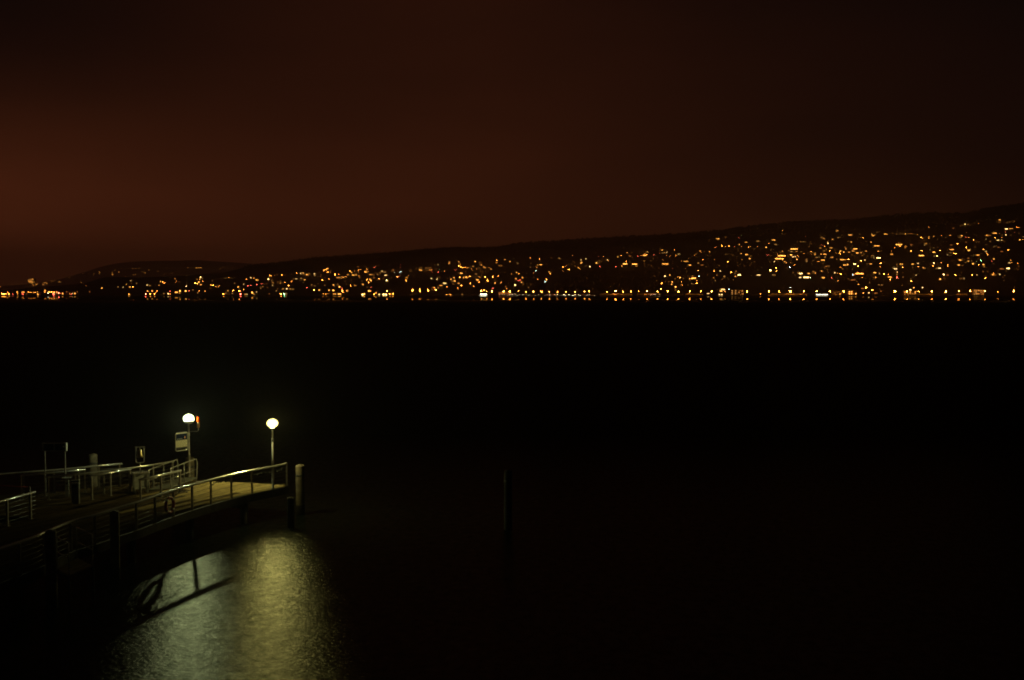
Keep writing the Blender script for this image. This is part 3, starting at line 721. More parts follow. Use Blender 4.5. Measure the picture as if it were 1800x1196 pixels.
# ------------------------------------------------------------------ far shore: lights
DATA = {
(0, 430, 6.0): """380,422,y2 350,430,y1 130,420,d 165,418,d 230,412,d 250,425,o1 455,425,e 470,405,e 490,410,e 540,385,d 570,380,d 630,395,d,40 5,447,y2 735,350,d 770,375,d 870,310,d
928,300,o1 950,315,d 995,285,d 1050,292,d 990,318,d 1045,312,d 1185,318,e 1230,303,r1 1180,295,d 1215,272,d 1285,258,d 1255,292,d 1330,335,o1 1405,322,d 1438,317,o1 1400,252,o1 1430,255,d 1465,250,d
1500,290,d 1530,302,d 1570,268,d 1650,287,o1 1668,285,d 1765,247,d 1728,315,d 1790,310,o1 858,400,d 905,435,d 40,523,o3 20,518,o2 60,518,o2 95,522,o2 133,523,r1 80,505,o1 180,502,y2 190,522,o1 235,502,y2
250,503,o1 240,522,r1 280,522,d 300,503,o1 325,505,o1 355,505,o1 375,507,o1 398,495,o1 397,515,y1 400,526,y2 475,487,o1 475,502,o1 510,502,y2 522,503,o2 545,503,o2 572,502,o2 597,502,y2 620,512,r3 562,518,r2 568,526,r2
595,518,e 507,516,b1 660,518,y2 735,520,y1 765,518,w1 790,518,y2 752,526,r1 815,500,d 703,500,d 945,498,d 1075,460,y2 1360,525,y2 1380,380,w1 1332,420,y1 1385,410,d 1370,447,y2 1400,447,o2 1298,450,w1
1245,447,e 1440,410,e 1552,428,w2 1583,436,y1 1640,425,d 1677,430,y1 1692,390,y2 1715,392,o2 1735,412,o2 1555,490,y2 1605,490,y2 1655,490,o1 1537,523,r3 1585,523,o2 1630,523,o2 1728,518,e 1775,520,w2 1795,490,r1 1795,518,o1""",
(300, 430, 6.0): """45,360,y1 60,392,o1 90,395,d 315,345,w3 335,358,e 310,368,o1 278,367,y1 297,398,y3 325,400,o3 318,425,y2 260,410,o3 285,412,o2 335,385,o2 440,380,e 425,428,y2 447,430,o2 477,445,o1 510,438,o1 490,428,d 420,462,d
97,490,y3 158,490,y3 60,505,y2,35 95,512,y1 195,490,r1 235,480,e 303,490,o1 365,490,o1 285,512,e 580,355,e 617,345,o1 640,353,d 675,410,e 845,350,w2 880,355,o1 800,367,o1 910,375,y2,30 770,418,w1 712,448,y2
845,430,r1 812,435,r1 905,423,r1 957,418,r1 770,477,o1 722,490,o3 660,488,o2 603,488,y1 555,523,o2 582,515,e 650,518,e 737,525,r3 785,525,y1 805,526,w1 860,508,y3 905,503,w1 878,524,y1 950,460,e 1015,413,d 1020,455,d
1030,366,w3 1048,330,o2 1097,325,o1 1125,318,d 1172,320,o2 1210,323,d 1275,312,d 1075,402,y1 1065,380,e 1075,432,w1 1130,395,d 1157,408,y1 1185,405,d 1205,397,o1 1275,390,o1 1295,365,d 1325,362,w1,25 1243,435,o2
1225,468,w2 1260,468,y1 1290,472,e 1185,468,y1 1130,467,d 1115,490,e 1040,520,d 1163,525,o3 1198,525,g2 1215,520,w1 1325,297,o2 1372,305,w2 1383,290,o1 1398,300,y2 1405,318,y1 1437,318,y2,28 1460,305,y1 1375,357,w1
1395,362,d 1412,373,y2 1515,310,w2 1520,328,e,24 1567,293,d 1597,318,r1 1580,343,o1 1603,375,o2 1625,350,d 1655,253,y3 1640,262,o3 1617,272,o2 1637,290,o2 1660,292,o3 1682,295,o1 1735,322,o3 1778,318,o1 1765,348,y1,35
1790,347,e,25 1668,365,o1 1555,412,d 1485,427,e 1522,437,e 1625,432,e 1717,427,y2 1780,447,y3 1435,457,r1 1515,482,o3 1567,482,y2 1670,482,y2 1715,485,y3 1610,520,o1 1640,520,o1 1665,520,d 1730,523,y1,40 1780,523,y2,40
213,240,o2 270,247,e 290,247,e 315,247,e 180,245,d 520,255,d 555,240,d 600,245,o1 620,247,o1 650,245,d 10,300,d""",
(600, 420, 6.0): """175,295,d,25 92,343,o2 108,355,y2 145,340,o1 165,335,o1 182,330,o1 203,327,o1 178,350,o1 70,380,y1,22 125,383,y2,28 158,380,y2 182,388,o1 195,408,y1 25,407,y2 45,395,o1 8,405,o1 265,312,o1 285,308,d 258,295,d
252,348,y3 268,350,y2 290,352,o2 272,330,o1 353,303,r1 365,282,d 400,285,d 310,378,y1,36 348,378,d 382,378,e 407,360,y1 428,343,w2 455,352,e,30 468,385,w2,26 397,418,o2 345,412,d,24 272,435,o2 300,425,y2 312,440,y3
288,458,o2 442,425,d 478,438,w3 45,445,d 105,432,d 227,482,y2 98,497,o2 138,492,y1 270,510,d 315,515,r1 10,520,r1 10,547,o3 60,548,y2 22,570,o1 225,588,w3 242,583,y3 292,550,y3 310,552,o1 365,573,y2 345,586,o2
400,588,w2 445,588,w3 472,588,w3 482,552,o3 510,583,o2 545,583,o2 525,588,y1 545,330,d,26 560,360,b1 625,347,b2 630,305,r1 620,283,r1 530,412,d 590,405,o2 605,400,r1 712,388,o1 690,413,o1 683,443,o2 735,325,d 740,340,e
835,330,y2,36 843,303,e 893,308,y1 912,312,e 935,305,d,25 932,330,y2 958,328,o1 900,342,d 960,357,r1 1020,273,w1 1038,317,g1 1005,315,d 1020,350,r1 1085,343,o1 950,420,w2 1010,425,w2 1035,405,d 1140,248,y2 1133,262,y2
1237,242,y2 1258,267,o1 1195,257,d 1240,290,o3 1262,297,o3 1280,300,o2 1305,305,o2 1330,312,o1 1205,327,r1 1265,363,y2,30 1315,350,d 1390,290,y1,18 1373,315,o1 1383,337,o1 1420,372,e,20 1423,323,o1 1412,240,y3 1465,250,d,20
1480,275,y2 1470,290,o1 1503,297,y2 1522,305,y1 1555,298,o1 1578,320,y1,18 1462,318,d 1490,345,d 1525,352,e 1550,345,d 1565,232,d 1590,235,d 1640,228,o2 1725,220,y2 1777,240,y2 1635,252,o1 1665,282,y1 1690,283,y1
1120,420,d 1157,428,y2 1188,412,y2 1195,445,y2,24 1175,450,e 1250,407,y3 1285,393,o2 1288,410,y2 1300,412,o2 1318,405,y3 1335,408,o1 1357,397,o2 1237,470,y1,22 1265,493,o2 1230,520,o1 1360,470,o2 1395,500,o1 1435,433,y2,32
1450,457,o2 1460,400,o1 1518,402,o3 1545,432,o2 1540,445,o2 1525,457,d 1597,400,o3 1652,390,o2 1620,465,y2 1685,462,o1 1790,367,o1 1090,470,w2,36 1050,494,y1,36 1112,508,o1 980,517,y2 1020,520,y1 995,540,o3 917,545,o3
827,553,o2 827,533,o2 748,548,o3 760,535,o2 955,535,d 1110,588,o1 1150,587,o1 1475,550,o3 1505,543,y3 1535,555,o2 1597,523,r1 1740,573,o1 1735,500,d 1745,527,o1 1275,585,e""",
(900, 400, 6.0): """195,325,o2 293,338,o2 280,308,d 350,332,d 410,318,d 500,326,e,25 200,380,e 60,380,w1 238,355,d 270,397,y2 305,393,y2,30 195,422,w1 260,423,o1 250,457,b1 223,478,o1 50,475,y2 72,485,o2 110,530,y2 42,540,y2 65,562,r1 87,555,r1
100,580,y2 35,607,w3 233,530,d 275,545,o1 362,550,o2 350,572,b1 175,635,e 393,470,y2 408,487,o2 538,417,o2 560,408,o1 595,398,d 630,388,d 660,372,d 540,467,o1 600,444,o2 638,298,o2 730,343,w2 735,370,y3 725,378,y2
780,332,w2 783,408,e 822,412,w3 697,425,y2 712,437,o1 890,375,y3 903,380,y1 925,355,e 945,345,d 965,307,o2 903,310,r1 880,265,d 1005,343,w2 1013,355,o1 923,412,r1 1095,412,r1 1118,313,y2 1157,298,o2 1215,267,y2
1243,302,d,36 1325,300,r1 1360,300,o1 1205,362,o2 1190,385,y3,50 1215,385,w2 1160,408,y2 1293,388,y3,60 1312,405,y1,24 1260,405,d 1395,280,o1 1400,295,y3,36 1415,262,y1 1432,258,w2 1420,290,o2 1440,310,d 1498,287,r1
1468,310,d 1392,355,y1 1465,352,e 1397,385,d 1470,402,d 1560,245,d 1585,240,y2 1588,268,w1 1610,265,y1 1632,263,w2 1560,277,r1 1625,295,o1 1670,300,o1 1725,297,o1 1745,290,y1 1762,282,w1,22 1710,237,o2 1615,385,y2,80
1640,388,y1 1690,380,d 1593,343,o1 1697,430,r1 1548,425,d 1613,514,w3 1665,502,y2 1772,530,y3 1755,520,o1 1720,550,d 1690,575,y2 1685,598,y2 1580,587,o2 1655,573,d 1790,572,o1 1795,602,o1 1725,628,y3 1725,660,e 1790,357,o1""",
(1200, 370, 6.0): """370,300,y2,40 453,285,y1 285,315,d 597,297,r1 625,263,g1 797,258,e 1047,213,o1 1080,215,e 960,313,y2,40 795,325,e,36 670,337,y1,30 415,373,o3 450,377,o2 485,378,o2 355,380,r1 345,393,o1 598,360,y2 617,382,o1 543,382,r1
697,382,o3 716,385,o2 783,385,o2 880,390,y3 755,405,e 868,357,d 910,353,o1 980,360,e,30 930,420,e 185,430,y2 195,440,o1 230,433,d 145,458,y1 125,470,o1 100,487,d 283,438,y2 295,475,d 55,507,o1 35,538,y1,60 218,527,o1
165,557,e,20 75,578,y2,32 205,577,d,36 347,522,o1 388,582,e 453,463,e 515,465,d 478,538,o3 585,425,e 617,457,y2 675,467,y2,34 720,485,y1 625,520,y1 707,510,y3 580,550,d 760,545,d 710,585,d 650,590,d 885,470,r1 918,475,d
920,545,e 968,543,w2 1053,432,y2 1033,445,y1 1005,462,o1 1045,480,y3,100 1020,510,y3,110 1052,522,o2 1075,540,y2 1093,553,y2 1125,555,o1 1175,408,y3,90 1130,385,o1 1220,395,d 1118,425,y1 1145,437,w1,22 1143,470,y3,24
1165,490,w2,24 1190,490,w2 1215,480,o2 1205,518,y3 1215,455,d 1200,432,y2 1250,437,y1 1275,455,o1 1320,450,d 1358,435,o1 1365,465,o1 1395,465,y2 1400,450,y1 1390,497,o1 1420,495,w1 1245,330,y1 1272,332,w1 1295,332,e
1300,282,r1 1348,330,e 1208,342,d 1333,383,y1 1360,355,d 1310,515,y1 1308,537,w1 1300,525,e 1480,525,y2,44 1428,543,o2 1460,463,y2 1500,463,y2,34 1445,495,e 1500,495,e,24 1575,495,y1,34 1495,268,e 1465,285,e,20 1488,300,y1,24
1530,322,o1 1532,348,w3 1580,307,y2 1632,217,y2,24 1680,207,d 1765,260,y2,50 1790,247,e 1640,287,e,20 1662,287,e 1745,333,y1 1778,335,y2 1628,355,r1 1470,368,r1 1497,380,o1 1455,397,y1,20 1480,410,e 1490,427,e,24 1515,410,y1
1565,397,y1,36 1550,430,o2 1715,390,y1 1722,408,y2 1620,450,o1 1650,450,o2 1665,430,y3 1660,458,o2 1700,440,y3 1755,440,y2 1790,430,y2 1785,470,y1 1790,378,e 1625,512,y1 1685,520,y2,50 1750,518,o3 1725,520,o1 1710,577,y2,40
1740,572,y3 1183,575,o1 1090,605,d 1132,597,b2 985,608,o3 988,640,o2 953,680,w1 973,683,y1 800,683,w2,40 598,682,w3,40 565,645,y1 553,665,e 557,697,y2 513,652,o2 397,640,w2 332,640,o2 362,685,y1 325,712,y1 345,742,e
440,695,e,22 418,727,d 263,682,d 165,633,o2 32,623,o1 115,717,y3,60 75,722,y2 105,695,y1 170,697,b1 147,745,o1 147,772,o2 95,775,e 1215,660,y1 1245,667,w3,44 1330,668,y2,26 1380,645,y1 1400,660,y2 1240,708,w2,26 1305,707,w3,70
1348,708,g1 1467,640,y2 1483,710,y2,34 1515,590,y1 1540,590,e 1500,600,d 1605,658,w2 1633,660,o1 1665,600,o1 1685,618,y1 1667,675,o3 1715,665,d 1570,710,r1 1638,740,o1 1785,735,d,30 1793,680,b1 1133,812,b1
490,832,b1 820,878,o1 425,835,w2,50 405,852,y2,30 445,855,o1 270,878,w1,30 388,888,w2 413,888,w2""",
(1500, 340, 5.98): """70,430,e 100,467,o2 78,468,o1 195,432,y2 210,445,y2,26 250,410,e 235,435,e 340,430,y2,40 415,430,d 455,432,e 495,427,e 520,428,e 550,427,y3 580,427,e 605,425,d,36 670,423,o2 668,408,d 625,427,d 715,465,o3 735,470,y1
795,460,y2 797,475,o1 843,455,y2 797,360,o1 932,447,o1 970,467,e 1020,442,y2 887,490,e 1047,413,r1 1050,367,d,24 1085,317,d 1175,327,w3 1205,327,y1 1150,335,d 1270,315,d 1312,317,o2 1195,410,o1 1140,445,y3 1120,465,e,20
1178,460,r1 1215,465,o1 1262,490,o2 1293,445,d 1185,515,d,24 1293,515,e 1325,517,d 1097,532,o3 1187,567,o3 1215,600,y3,24 1230,590,w1 1540,280,y2,26 1535,305,d,30 1620,310,e 1643,300,y1 1585,305,d 1685,297,d 1608,375,w3,34
1655,372,y1,50 1600,412,r1 1685,420,r1 1725,363,o2 1748,352,o1 1740,420,e 1605,438,w3 1650,440,e 1563,438,y1 1485,420,y2,50 1540,420,o1 1403,443,y2,24 1430,445,d,40 1395,482,w1 1490,467,o2 1558,465,o1 1520,493,w2,30 1558,493,w2
1443,503,e 1750,488,y3 1780,485,o1 1785,455,w1 1480,560,w1 1525,568,d,30 1395,540,d 1633,597,o2 1560,612,d,36 1365,592,o2 1393,610,w1,24 1405,632,o1 1408,650,o2 1265,650,e 1310,650,y2,36 1210,683,d,24 1148,690,e 1122,703,y2,28
1210,713,y2 1245,710,e 1303,707,g1 1342,708,g2 1315,690,d 1258,740,y3 1275,740,e 1315,750,o2 1368,748,y3 1378,770,y1 1107,753,y2,24 1153,755,d 1478,690,y2 1455,712,r1 1658,705,o1 1640,730,w2 1665,725,o1 1728,733,o1 1720,790,d
1740,765,d 1627,790,w3,36 1560,795,d,50 185,510,o1 143,550,d 247,553,y2,70 20,585,y3,46 5,608,y2 40,628,y2,34 80,625,y2 137,607,y2 93,655,y1 195,658,y1 215,660,w1 217,680,w1 265,680,w3,54 45,670,d 265,610,y2 250,620,o1
295,605,d 400,605,o1 402,640,y2,26 437,575,o1 480,540,y3,76 478,523,o1 490,560,o2 550,555,y2 545,570,y1 610,540,d,30 605,607,o3 610,555,e 690,510,d 695,525,d 763,527,y1,30 752,545,w1 712,603,o2 725,605,o2 808,593,w1 845,575,e
885,567,d 847,620,y3,28 913,602,o3 715,655,y3,60 775,655,d 853,660,w1 880,660,w3 992,648,w1 1035,592,y2,50 1055,632,o2 1075,635,o3 1030,545,d,30 1020,625,e,20 82,710,o3 122,702,w2 15,745,w3,30 50,768,o3 143,743,e 183,743,y1,34
287,737,o3 287,772,o1 380,752,d 458,752,d 495,745,y2 515,745,y2 505,758,e 517,782,o2 447,795,w2,34 430,793,w2 460,828,w2 457,855,y1 460,883,r2 520,830,d 523,880,e 625,745,y1,34 680,738,w1,24 685,770,o1 625,782,e 735,782,y2
755,790,e 840,765,o2 848,735,w3 820,750,d 885,745,d 920,735,o1 880,785,e 905,788,w2,34 870,790,e 993,760,o2 65,845,y3,100 5,855,y2 50,828,o1 225,835,y2,34 275,848,w1 322,848,o3 368,852,o1 383,880,y2,44 387,905,o2 380,925,d
235,883,y2 215,885,d 95,885,o1 100,810,d 10,912,d,24 660,860,w1 605,900,e 607,922,o2 912,903,y3 950,855,w3 990,860,d,30 1072,860,o3 1117,862,d 1140,895,d 1163,895,w1 965,900,d 1250,858,o2 1298,858,w1 1388,893,o2 1390,870,d
1370,820,d 1410,820,d 1475,838,o1 1470,855,y2,26 1538,853,w2 1500,857,d 1570,883,d 53,957,o1 135,992,o3 100,1000,d,36 200,1020,o3 105,1050,o1 163,1048,w2 237,1050,d,36 290,1030,d 270,963,e 300,963,e 635,993,y2 728,992,w2
600,1018,w3,20 625,1030,y2,40 660,1030,y1,30 1300,1020,e 1320,1030,e 1340,1018,e 1325,1045,d,40""",
}
# lamps along the lakefront road (photo column, row, size)
LAKE = [(911, 511.8, 1), (924.5, 512.8, 2), (938, 512.9, 2), (951.8, 513, 2), (965.8, 513, 2), (980, 513, 1), (994.8, 513, 2), (1011, 513, 2), (1027.7, 512.9, 2), (1035.8, 512.3, 2),
        (1067, 512.4, 2), (1082.2, 511.6, 4), (1095.8, 512.6, 2), (1108.9, 512.4, 2), (1123, 512.4, 1), (1137.5, 512.2, 3), (1155.8, 512.7, 2), (1161.7, 508.5, 2), (1173.8, 512.6, 3), (1192.8, 512.5, 3),
        (1212.2, 512.6, 3), (1232, 512.5, 2), (1250.9, 512.6, 3), (1313.7, 512.3, 3), (1351.5, 512.4, 3), (1369.5, 512.4, 2), (1389.2, 512.4, 4), (1412.8, 512.5, 3), (1435.5, 512.3, 3), (1459, 512.6, 3),
        (1482.9, 512.3, 3), (1573, 512.5, 4), (1594.5, 512.4, 3), (1615.4, 512.3, 2), (1638, 512.5, 3), (1662.8, 512.3, 4), (1685.3, 512, 3), (1705.2, 511.9, 3), (1731.6, 511.7, 3), (1754, 513, 1), (1781.8, 511.8, 3),
        (865, 512.2, 3), (885, 512.8, 3), (896.4, 512.8, 3)]

HUE = {'o': (1.0, 0.30, 0.035), 'y': (1.0, 0.37, 0.055), 'w': (1.0, 0.60, 0.20), 'r': (1.0, 0.10, 0.06), 'g': (0.35, 1.0, 0.45), 'b': (0.55, 0.85, 1.0), 'e': (1.0, 0.44, 0.10), 'd': (1.0, 0.28, 0.05)}
HUEWORD = {'o': 'orange', 'y': 'yellow', 'w': 'white', 'r': 'red', 'g': 'green', 'b': 'bluish', 'e': 'pale', 'd': 'dim orange'}
LAMP_R = {1: 0.45, 2: 0.58, 3: 0.75, 4: 1.0}
LAMP_E = {1: 42.0, 2: 90.0, 3: 140.0, 4: 210.0}
WALLM = mat('house_wall', (0.42, 0.38, 0.31), 0.85, 0, noise=(0.4, (0.3, 0.27, 0.22), 0.6), vary=0.25, spec=0.2)
ROOFM = mat('house_roof', (0.10, 0.06, 0.045), 0.9, 0, noise=(0.7, (0.06, 0.04, 0.035), 0.6), vary=0.2, spec=0.2)
POLEM = mat('far_pole', (0.12, 0.12, 0.12), 0.6, 0.5)
LM = {}
def lamp_mesh(c, lv, h, lake=''):
    k = (c, lv, round(h), lake)
    if k not in LM:
        r = LAMP_R[lv]; m = MB()
        m.tube([(0, 0, 0), (0, 0, h * .93), (0, -0.4, h + 0.25), (0, -1.5, h + 0.3)], [0.16, 0.12, 0.09, 0.07], 5)
        m.cur = 1
        m.lathe([(0.0001, h - r)] + [(r * math.sin(a), h - r * math.cos(a)) for a in (0.8, 1.57, 2.3)] + [(0.0001, h + r)], c=(0, -1.5, 0), n=8)
        LM[k] = m.mesh('street_lamp', POLEM, emit('lamp_%s%s%d' % (lake, c, lv), HUE[c], LAMP_E[lv] * (1.9 if lake else 1)))
    return LM[k]
def area(u, y):
    if u < 140: a = 'at the far left shore'
    elif u < 440: a = 'on the far hazy hill' if on_far(u, y) else 'on the low left shore'
    elif u < 720: a = 'left of mid hillside'
    elif u < 980: a = 'on the middle hillside'
    elif u < 1200: a = 'round the wooded bank'
    elif u < 1500: a = 'on the right slope'
    else: a = 'at the far right'
    yr = interp(RIDGE, u)
    b = 'low' if y > 500 else ('halfway' if y > yr + (500 - yr) * .45 else 'high')
    return b + ' ' + a
LET = {1: 'small', 2: 'clear', 3: 'bright', 4: 'glaring'}
lamps, wins = [], []
for (x0, y0, sc), txt_ in DATA.items():
    for tok in txt_.split():
        q = tok.split(','); x = x0 + float(q[0]) / sc; y = y0 + float(q[1]) / sc; c = q[2][0]; lv = int(q[2][1]) if len(q[2]) > 1 else 1
        w = float(q[3]) / sc if len(q) > 3 else 0
        if x < 440 and y < interp(RIDGE, x) + 1.0: c, lv = {'d': 'y', 'e': 'y'}.get(c, c), {'d': 1, 'e': 2}.get(c, 3)   # far hill: only strong lights carry that far
        (lamps if c in 'orgb' else wins).append((x, y, c, lv, w))
def on_far(u, y): return u < 440 and y < interp(RIDGE, u) + 1.0
def spot(u, y, up):
    """ground point below a light seen at (u, y) standing up metres above the slope"""
    if on_far(u, y):
        t = min(0.97, (512.5 - y - up * F / 13000) / (512.5 - interp(FARP, u))); return far_ground(u, max(0.02, t))
    D0 = FOOT
    for _ in range(3):
        t = t_of(u, y + up * F / D0); D0 = ground(u, t).y
    g = ground(u, t)
    if y > FOOT_Y - 2.0: g = Vector(((u - 900) / F * 2862, 2862, QUAY_Z))
    return g
# street lamps on the slope: the 240 that show largest are things, the rest one mass of faint lights
lamps.sort(key=lambda a: -a[3])
for i, (u, y, c, lv, w) in enumerate(lamps):
    h = 7.0; g = spot(u, y, h)
    top = at_depth(u, y, g.y - 1.5)
    h = max(2.0, top.z - g.z)
    lab = '%s %s street lamp %s' % (LET[lv], HUEWORD[c], area(u, y))
    o = link('street_lamp', lamp_mesh(c, lv, h), None, (top.x, g.y, top.z - round(h)), 0)
    tag(o, lab, 'street lamp', lab.replace('street lamp', 'street lamps'))
# lakefront lamps with pole, arm and lantern
LW = {1: 'small', 2: 'medium', 3: 'bright', 4: 'glaring'}
for i, (u, y, lv) in enumerate(sorted(LAKE)):
    D = 2850.0; p = at_depth(u, y, D - 1.5); h = p.z - QUAY_Z
    a = 'left of the boat' if u < 850 else 'above the row of cars' if u < 1045 else 'by the glowing roadside wall' if u < 1200 else 'left of the pale lakeside house' if u < 1300 else \
        'right of the pale lakeside house' if u < 1500 else 'at the far right of the lakefront'
    lab = '%s orange lakefront lamp %s' % (LW[lv], a)
    o = link('lakefront_lamp', lamp_mesh('o', lv, h, 'lake'), None, (p.x, D, QUAY_Z + h - round(h)), 0); tag(o, lab, 'street lamp', lab.replace('lamp', 'lamps', 1))

# houses: windows that lie close together share one house
UNIT = MB().box((0, 0, 0.5), (1, 1, 1)).mesh('wall', WALLM)
rv = [(-.54, -.58, 0), (.54, -.58, 0), (.54, .58, 0), (-.54, .58, 0), (-.54, 0, 1), (.54, 0, 1)]
mb = MB(); mb.add(rv, [(3, 2, 1, 0), (0, 1, 5, 4), (2, 3, 4, 5), (0, 4, 3), (1, 2, 5)]); ROOF = mb.mesh('roof', ROOFM)
WM = {}
WIN_E = {'y': {1: 3.6, 2: 8.0, 3: 13.0}, 'w': {1: 3.6, 2: 8.0, 3: 17.0}, 'e': {1: 1.8}, 'd': {1: 1.1}}
WIN_S = {1: (1.6, 1.4), 2: (2.1, 1.7), 3: (2.7, 2.1)}
def win_mesh(c, lv):
    if (c, lv) not in WM:
        WM[(c, lv)] = MB().box((0, 0, 0), (1, 0.12, 1)).mesh('window', emit('window_%s%d' % (c, lv), HUE[c], WIN_E[c][lv]))
    return WM[(c, lv)]
wins.sort(key=lambda a: (a[0], a[1])); groups = []
for w in wins:
    for g in groups:
        xs = [q[0] for q in g]; ys = [q[1] for q in g]
        if w[0] - min(xs) < 8.5 and w[0] - max(xs) < 5.5 and max(max(ys), w[1]) - min(min(ys), w[1]) < 4.6 and len(g) < 7: g.append(w); break
    else: groups.append([w])
def strength(g): return sum({1: 1, 2: 3, 3: 7}[q[3]] * (0.4 if q[2] in 'de' else 1) for q in g)
groups.sort(key=lambda g: -strength(g))
print('lamps', len(lamps), 'houses', len(groups), 'windows', len(wins))
NUM = {1: 'one', 2: 'two', 3: 'three', 4: 'four', 5: 'five', 6: 'six', 7: 'seven'}
rest = MB(); rest_m = []
rh = random.Random(5)
for gi, g in enumerate(groups):
    uc = (min(q[0] for q in g) + max(q[0] for q in g)) / 2; ylow = max(q[1] for q in g)
    gp = spot(uc, ylow, 3.2); D = gp.y; k = D / F
    pts = [(at_depth(q[0], q[1], D), q) for q in g]
    if on_far(uc, ylow): mult = 4.5
    else: mult = 1.0
    rects = []
    for p, q in pts:
        ww, hh = WIN_S[q[3]]; ww = (q[4] * k * 0.8 if q[4] else ww * mult); rects.append((p.x, p.z, ww, hh * mult, q))
    if gi >= 300:
        for x, z, ww, hh, q in rects:
            if q[2] not in rest_m: rest_m.append(q[2])
            rest.cur = rest_m.index(q[2]); rest.box((x, D, z), (ww, 0.5, hh))
        continue
    xl = min(r[0] - r[2] / 2 for r in rects) - rh.uniform(1.0, 2.5); xr = max(r[0] + r[2] / 2 for r in rects) + rh.uniform(1.0, 2.5)
    zb = min(gp.z - 1.0, min(r[1] - r[3] for r in rects)); zt = max(r[1] + r[3] / 2 for r in rects) + rh.uniform(0.8, 1.6)
    W_, Hh = max(7.0, xr - xl), max(4.5, zt - zb); cx = (xl + xr) / 2; dep = rh.uniform(8, 11)
    big = W_ > 16
    lv = max(q[3] for q in g); cs = max(g, key=lambda q: q[3])[2]
    nm = 'apartment_house' if big else 'house'
    lab = '%s house, %s %s, %s' % ('long' if big else 'bright' if lv == 3 else 'dark', NUM[len(g)] if not (len(g) == 1 and g[0][4]) else 'wide', HUEWORD[cs] + (' window' if len(g) == 1 else ' windows'), area(uc, ylow))
    t = thing(nm, lab, 'house', (cx, D + dep / 2 + 0.05, zb), 0, lab.replace('house', 'houses'))
    o = link('wall', UNIT, t); o.scale = (W_, dep, Hh)
    o = link('roof', ROOF, t, (0, 0, Hh)); o.scale = (W_, dep, rh.uniform(1.6, 3.2))
    for x, z, ww, hh, q in rects:
        npan = max(1, int(round(ww / 2.8)))
        for j in range(npan):
            pw = ww / npan * (0.66 if npan > 1 else 1)
            o = link('window', win_mesh(q[2], q[3]), t, (x - cx + ww * ((j + .5) / npan - .5), -dep / 2 - 0.08, z - zb)); o.scale = (pw, 1, hh)
# faint scatter between the houses, too small to pick apart
for q in wins * 2:
    if q[3] == 1 and rh.random() < .5: continue
    u, y = q[0] + rh.gauss(0, 7), q[1] + rh.gauss(0, 3.5)
    if y < interp(RIDGE, u) + 14 or y > 505 or u < 440: continue
    gp = spot(u, y, 3.0); p = at_depth(u, y, gp.y); c = rh.choice('ddey')
    if c not in rest_m: rest_m.append(c)
    rest.cur = rest_m.index(c); rest.box((p.x, gp.y, p.z), (rh.uniform(.7, 1.6), 0.4, 0.9))
if rest.v:
    o = rest.obj('distant_lights', [emit('window_%s1' % c, HUE[c], WIN_E[c][1]) for c in rest_m])
    stuff(o, 'scatter of faint far window lights all over the hillside', 'lights')

# ------------------------------------------------------------------ lakefront buildings, wall, cars, boats, towers
def facade(u0, u1, y0, y1, nx, nz, c, lv, label, name='lakeside_house', D=2864.0, e=None, frac=0.6, seed=1):
    a, b = at_depth(u0, y0, D), at_depth(u1, y1, D); W_, zt, zb = b.x - a.x, a.z, QUAY_Z
    t = thing(name, label, 'house', ((a.x + b.x) / 2, D, zb)); Hh = zt - zb
    o = link('wall', UNIT, t, (0, 4.0, 0)); o.scale = (W_, 8, Hh)
    o = link('roof', ROOF, t, (0, 4.0, Hh)); o.scale = (W_, 8, 2.2)
    r = random.Random(seed)
    for i in range(nx):
        for j in range(nz):
            if r.random() > frac: continue
            cc = c if r.random() < .8 else 'd'
            o = link('window', win_mesh(cc, lv if cc in 'yw' else 1), t, (W_ * ((i + .5) / nx - .5), -0.08, Hh * ((j + .62) / (nz + .25)))); o.scale = (W_ / nx * .42, 1, Hh / nz * .34)
    return t
facade(1285.5, 1306.5, 509.5, 518.6, 7, 3, 'e', 1, 'pale three storey lakeside house with many softly lit windows', seed=4)
facade(1464, 1482, 512.5, 518.6, 5, 2, 'y', 1, 'orange lit lakeside house left of the far right lamps', seed=5)
facade(1488, 1506, 511.0, 518.6, 5, 2, 'y', 2, 'bright yellow lit lakeside house with its gable to the lake', seed=6)
facade(1711.5, 1729.5, 509.5, 518.6, 6, 3, 'e', 1, 'lakeside house with a grid of small windows at the far right', seed=7)
facade(1589, 1611, 511.5, 518.6, 5, 2, 'y', 1, 'lakeside house with a white lit upper corner at right', seed=8)
facade(876.5, 899, 513.8, 518.6, 6, 1, 'd', 1, 'low lakeside hall with reddish glowing front beside the white boat', seed=9)
# the tall block on the far left
a = at_depth(49.3, 490.3, 3990); b = at_depth(61.5, 498.5, 3990)
tw = thing('tower_block', 'tall block with a grid of yellow windows at the far left skyline', 'building', ((a.x + b.x) / 2, 3990, b.z - 6))
W_, Hh = b.x - a.x, a.z - b.z + 6
o = link('wall', UNIT, tw, (0, 5, 0)); o.scale = (W_, 10, Hh)
o = link('roof', UNIT, tw, (0, 5, Hh)); o.scale = (W_ + .6, 10.6, 0.6)
for i in range(6):
    for j in range(5):
        if rh.random() < .72:
            o = link('window', win_mesh('y', 1 if rh.random() < .7 else 2), tw, (W_ * ((i + .5) / 6 - .5), -0.08, 6 + (Hh - 6) * (j + .5) / 5)); o.scale = (1.5, 1, 1.1)
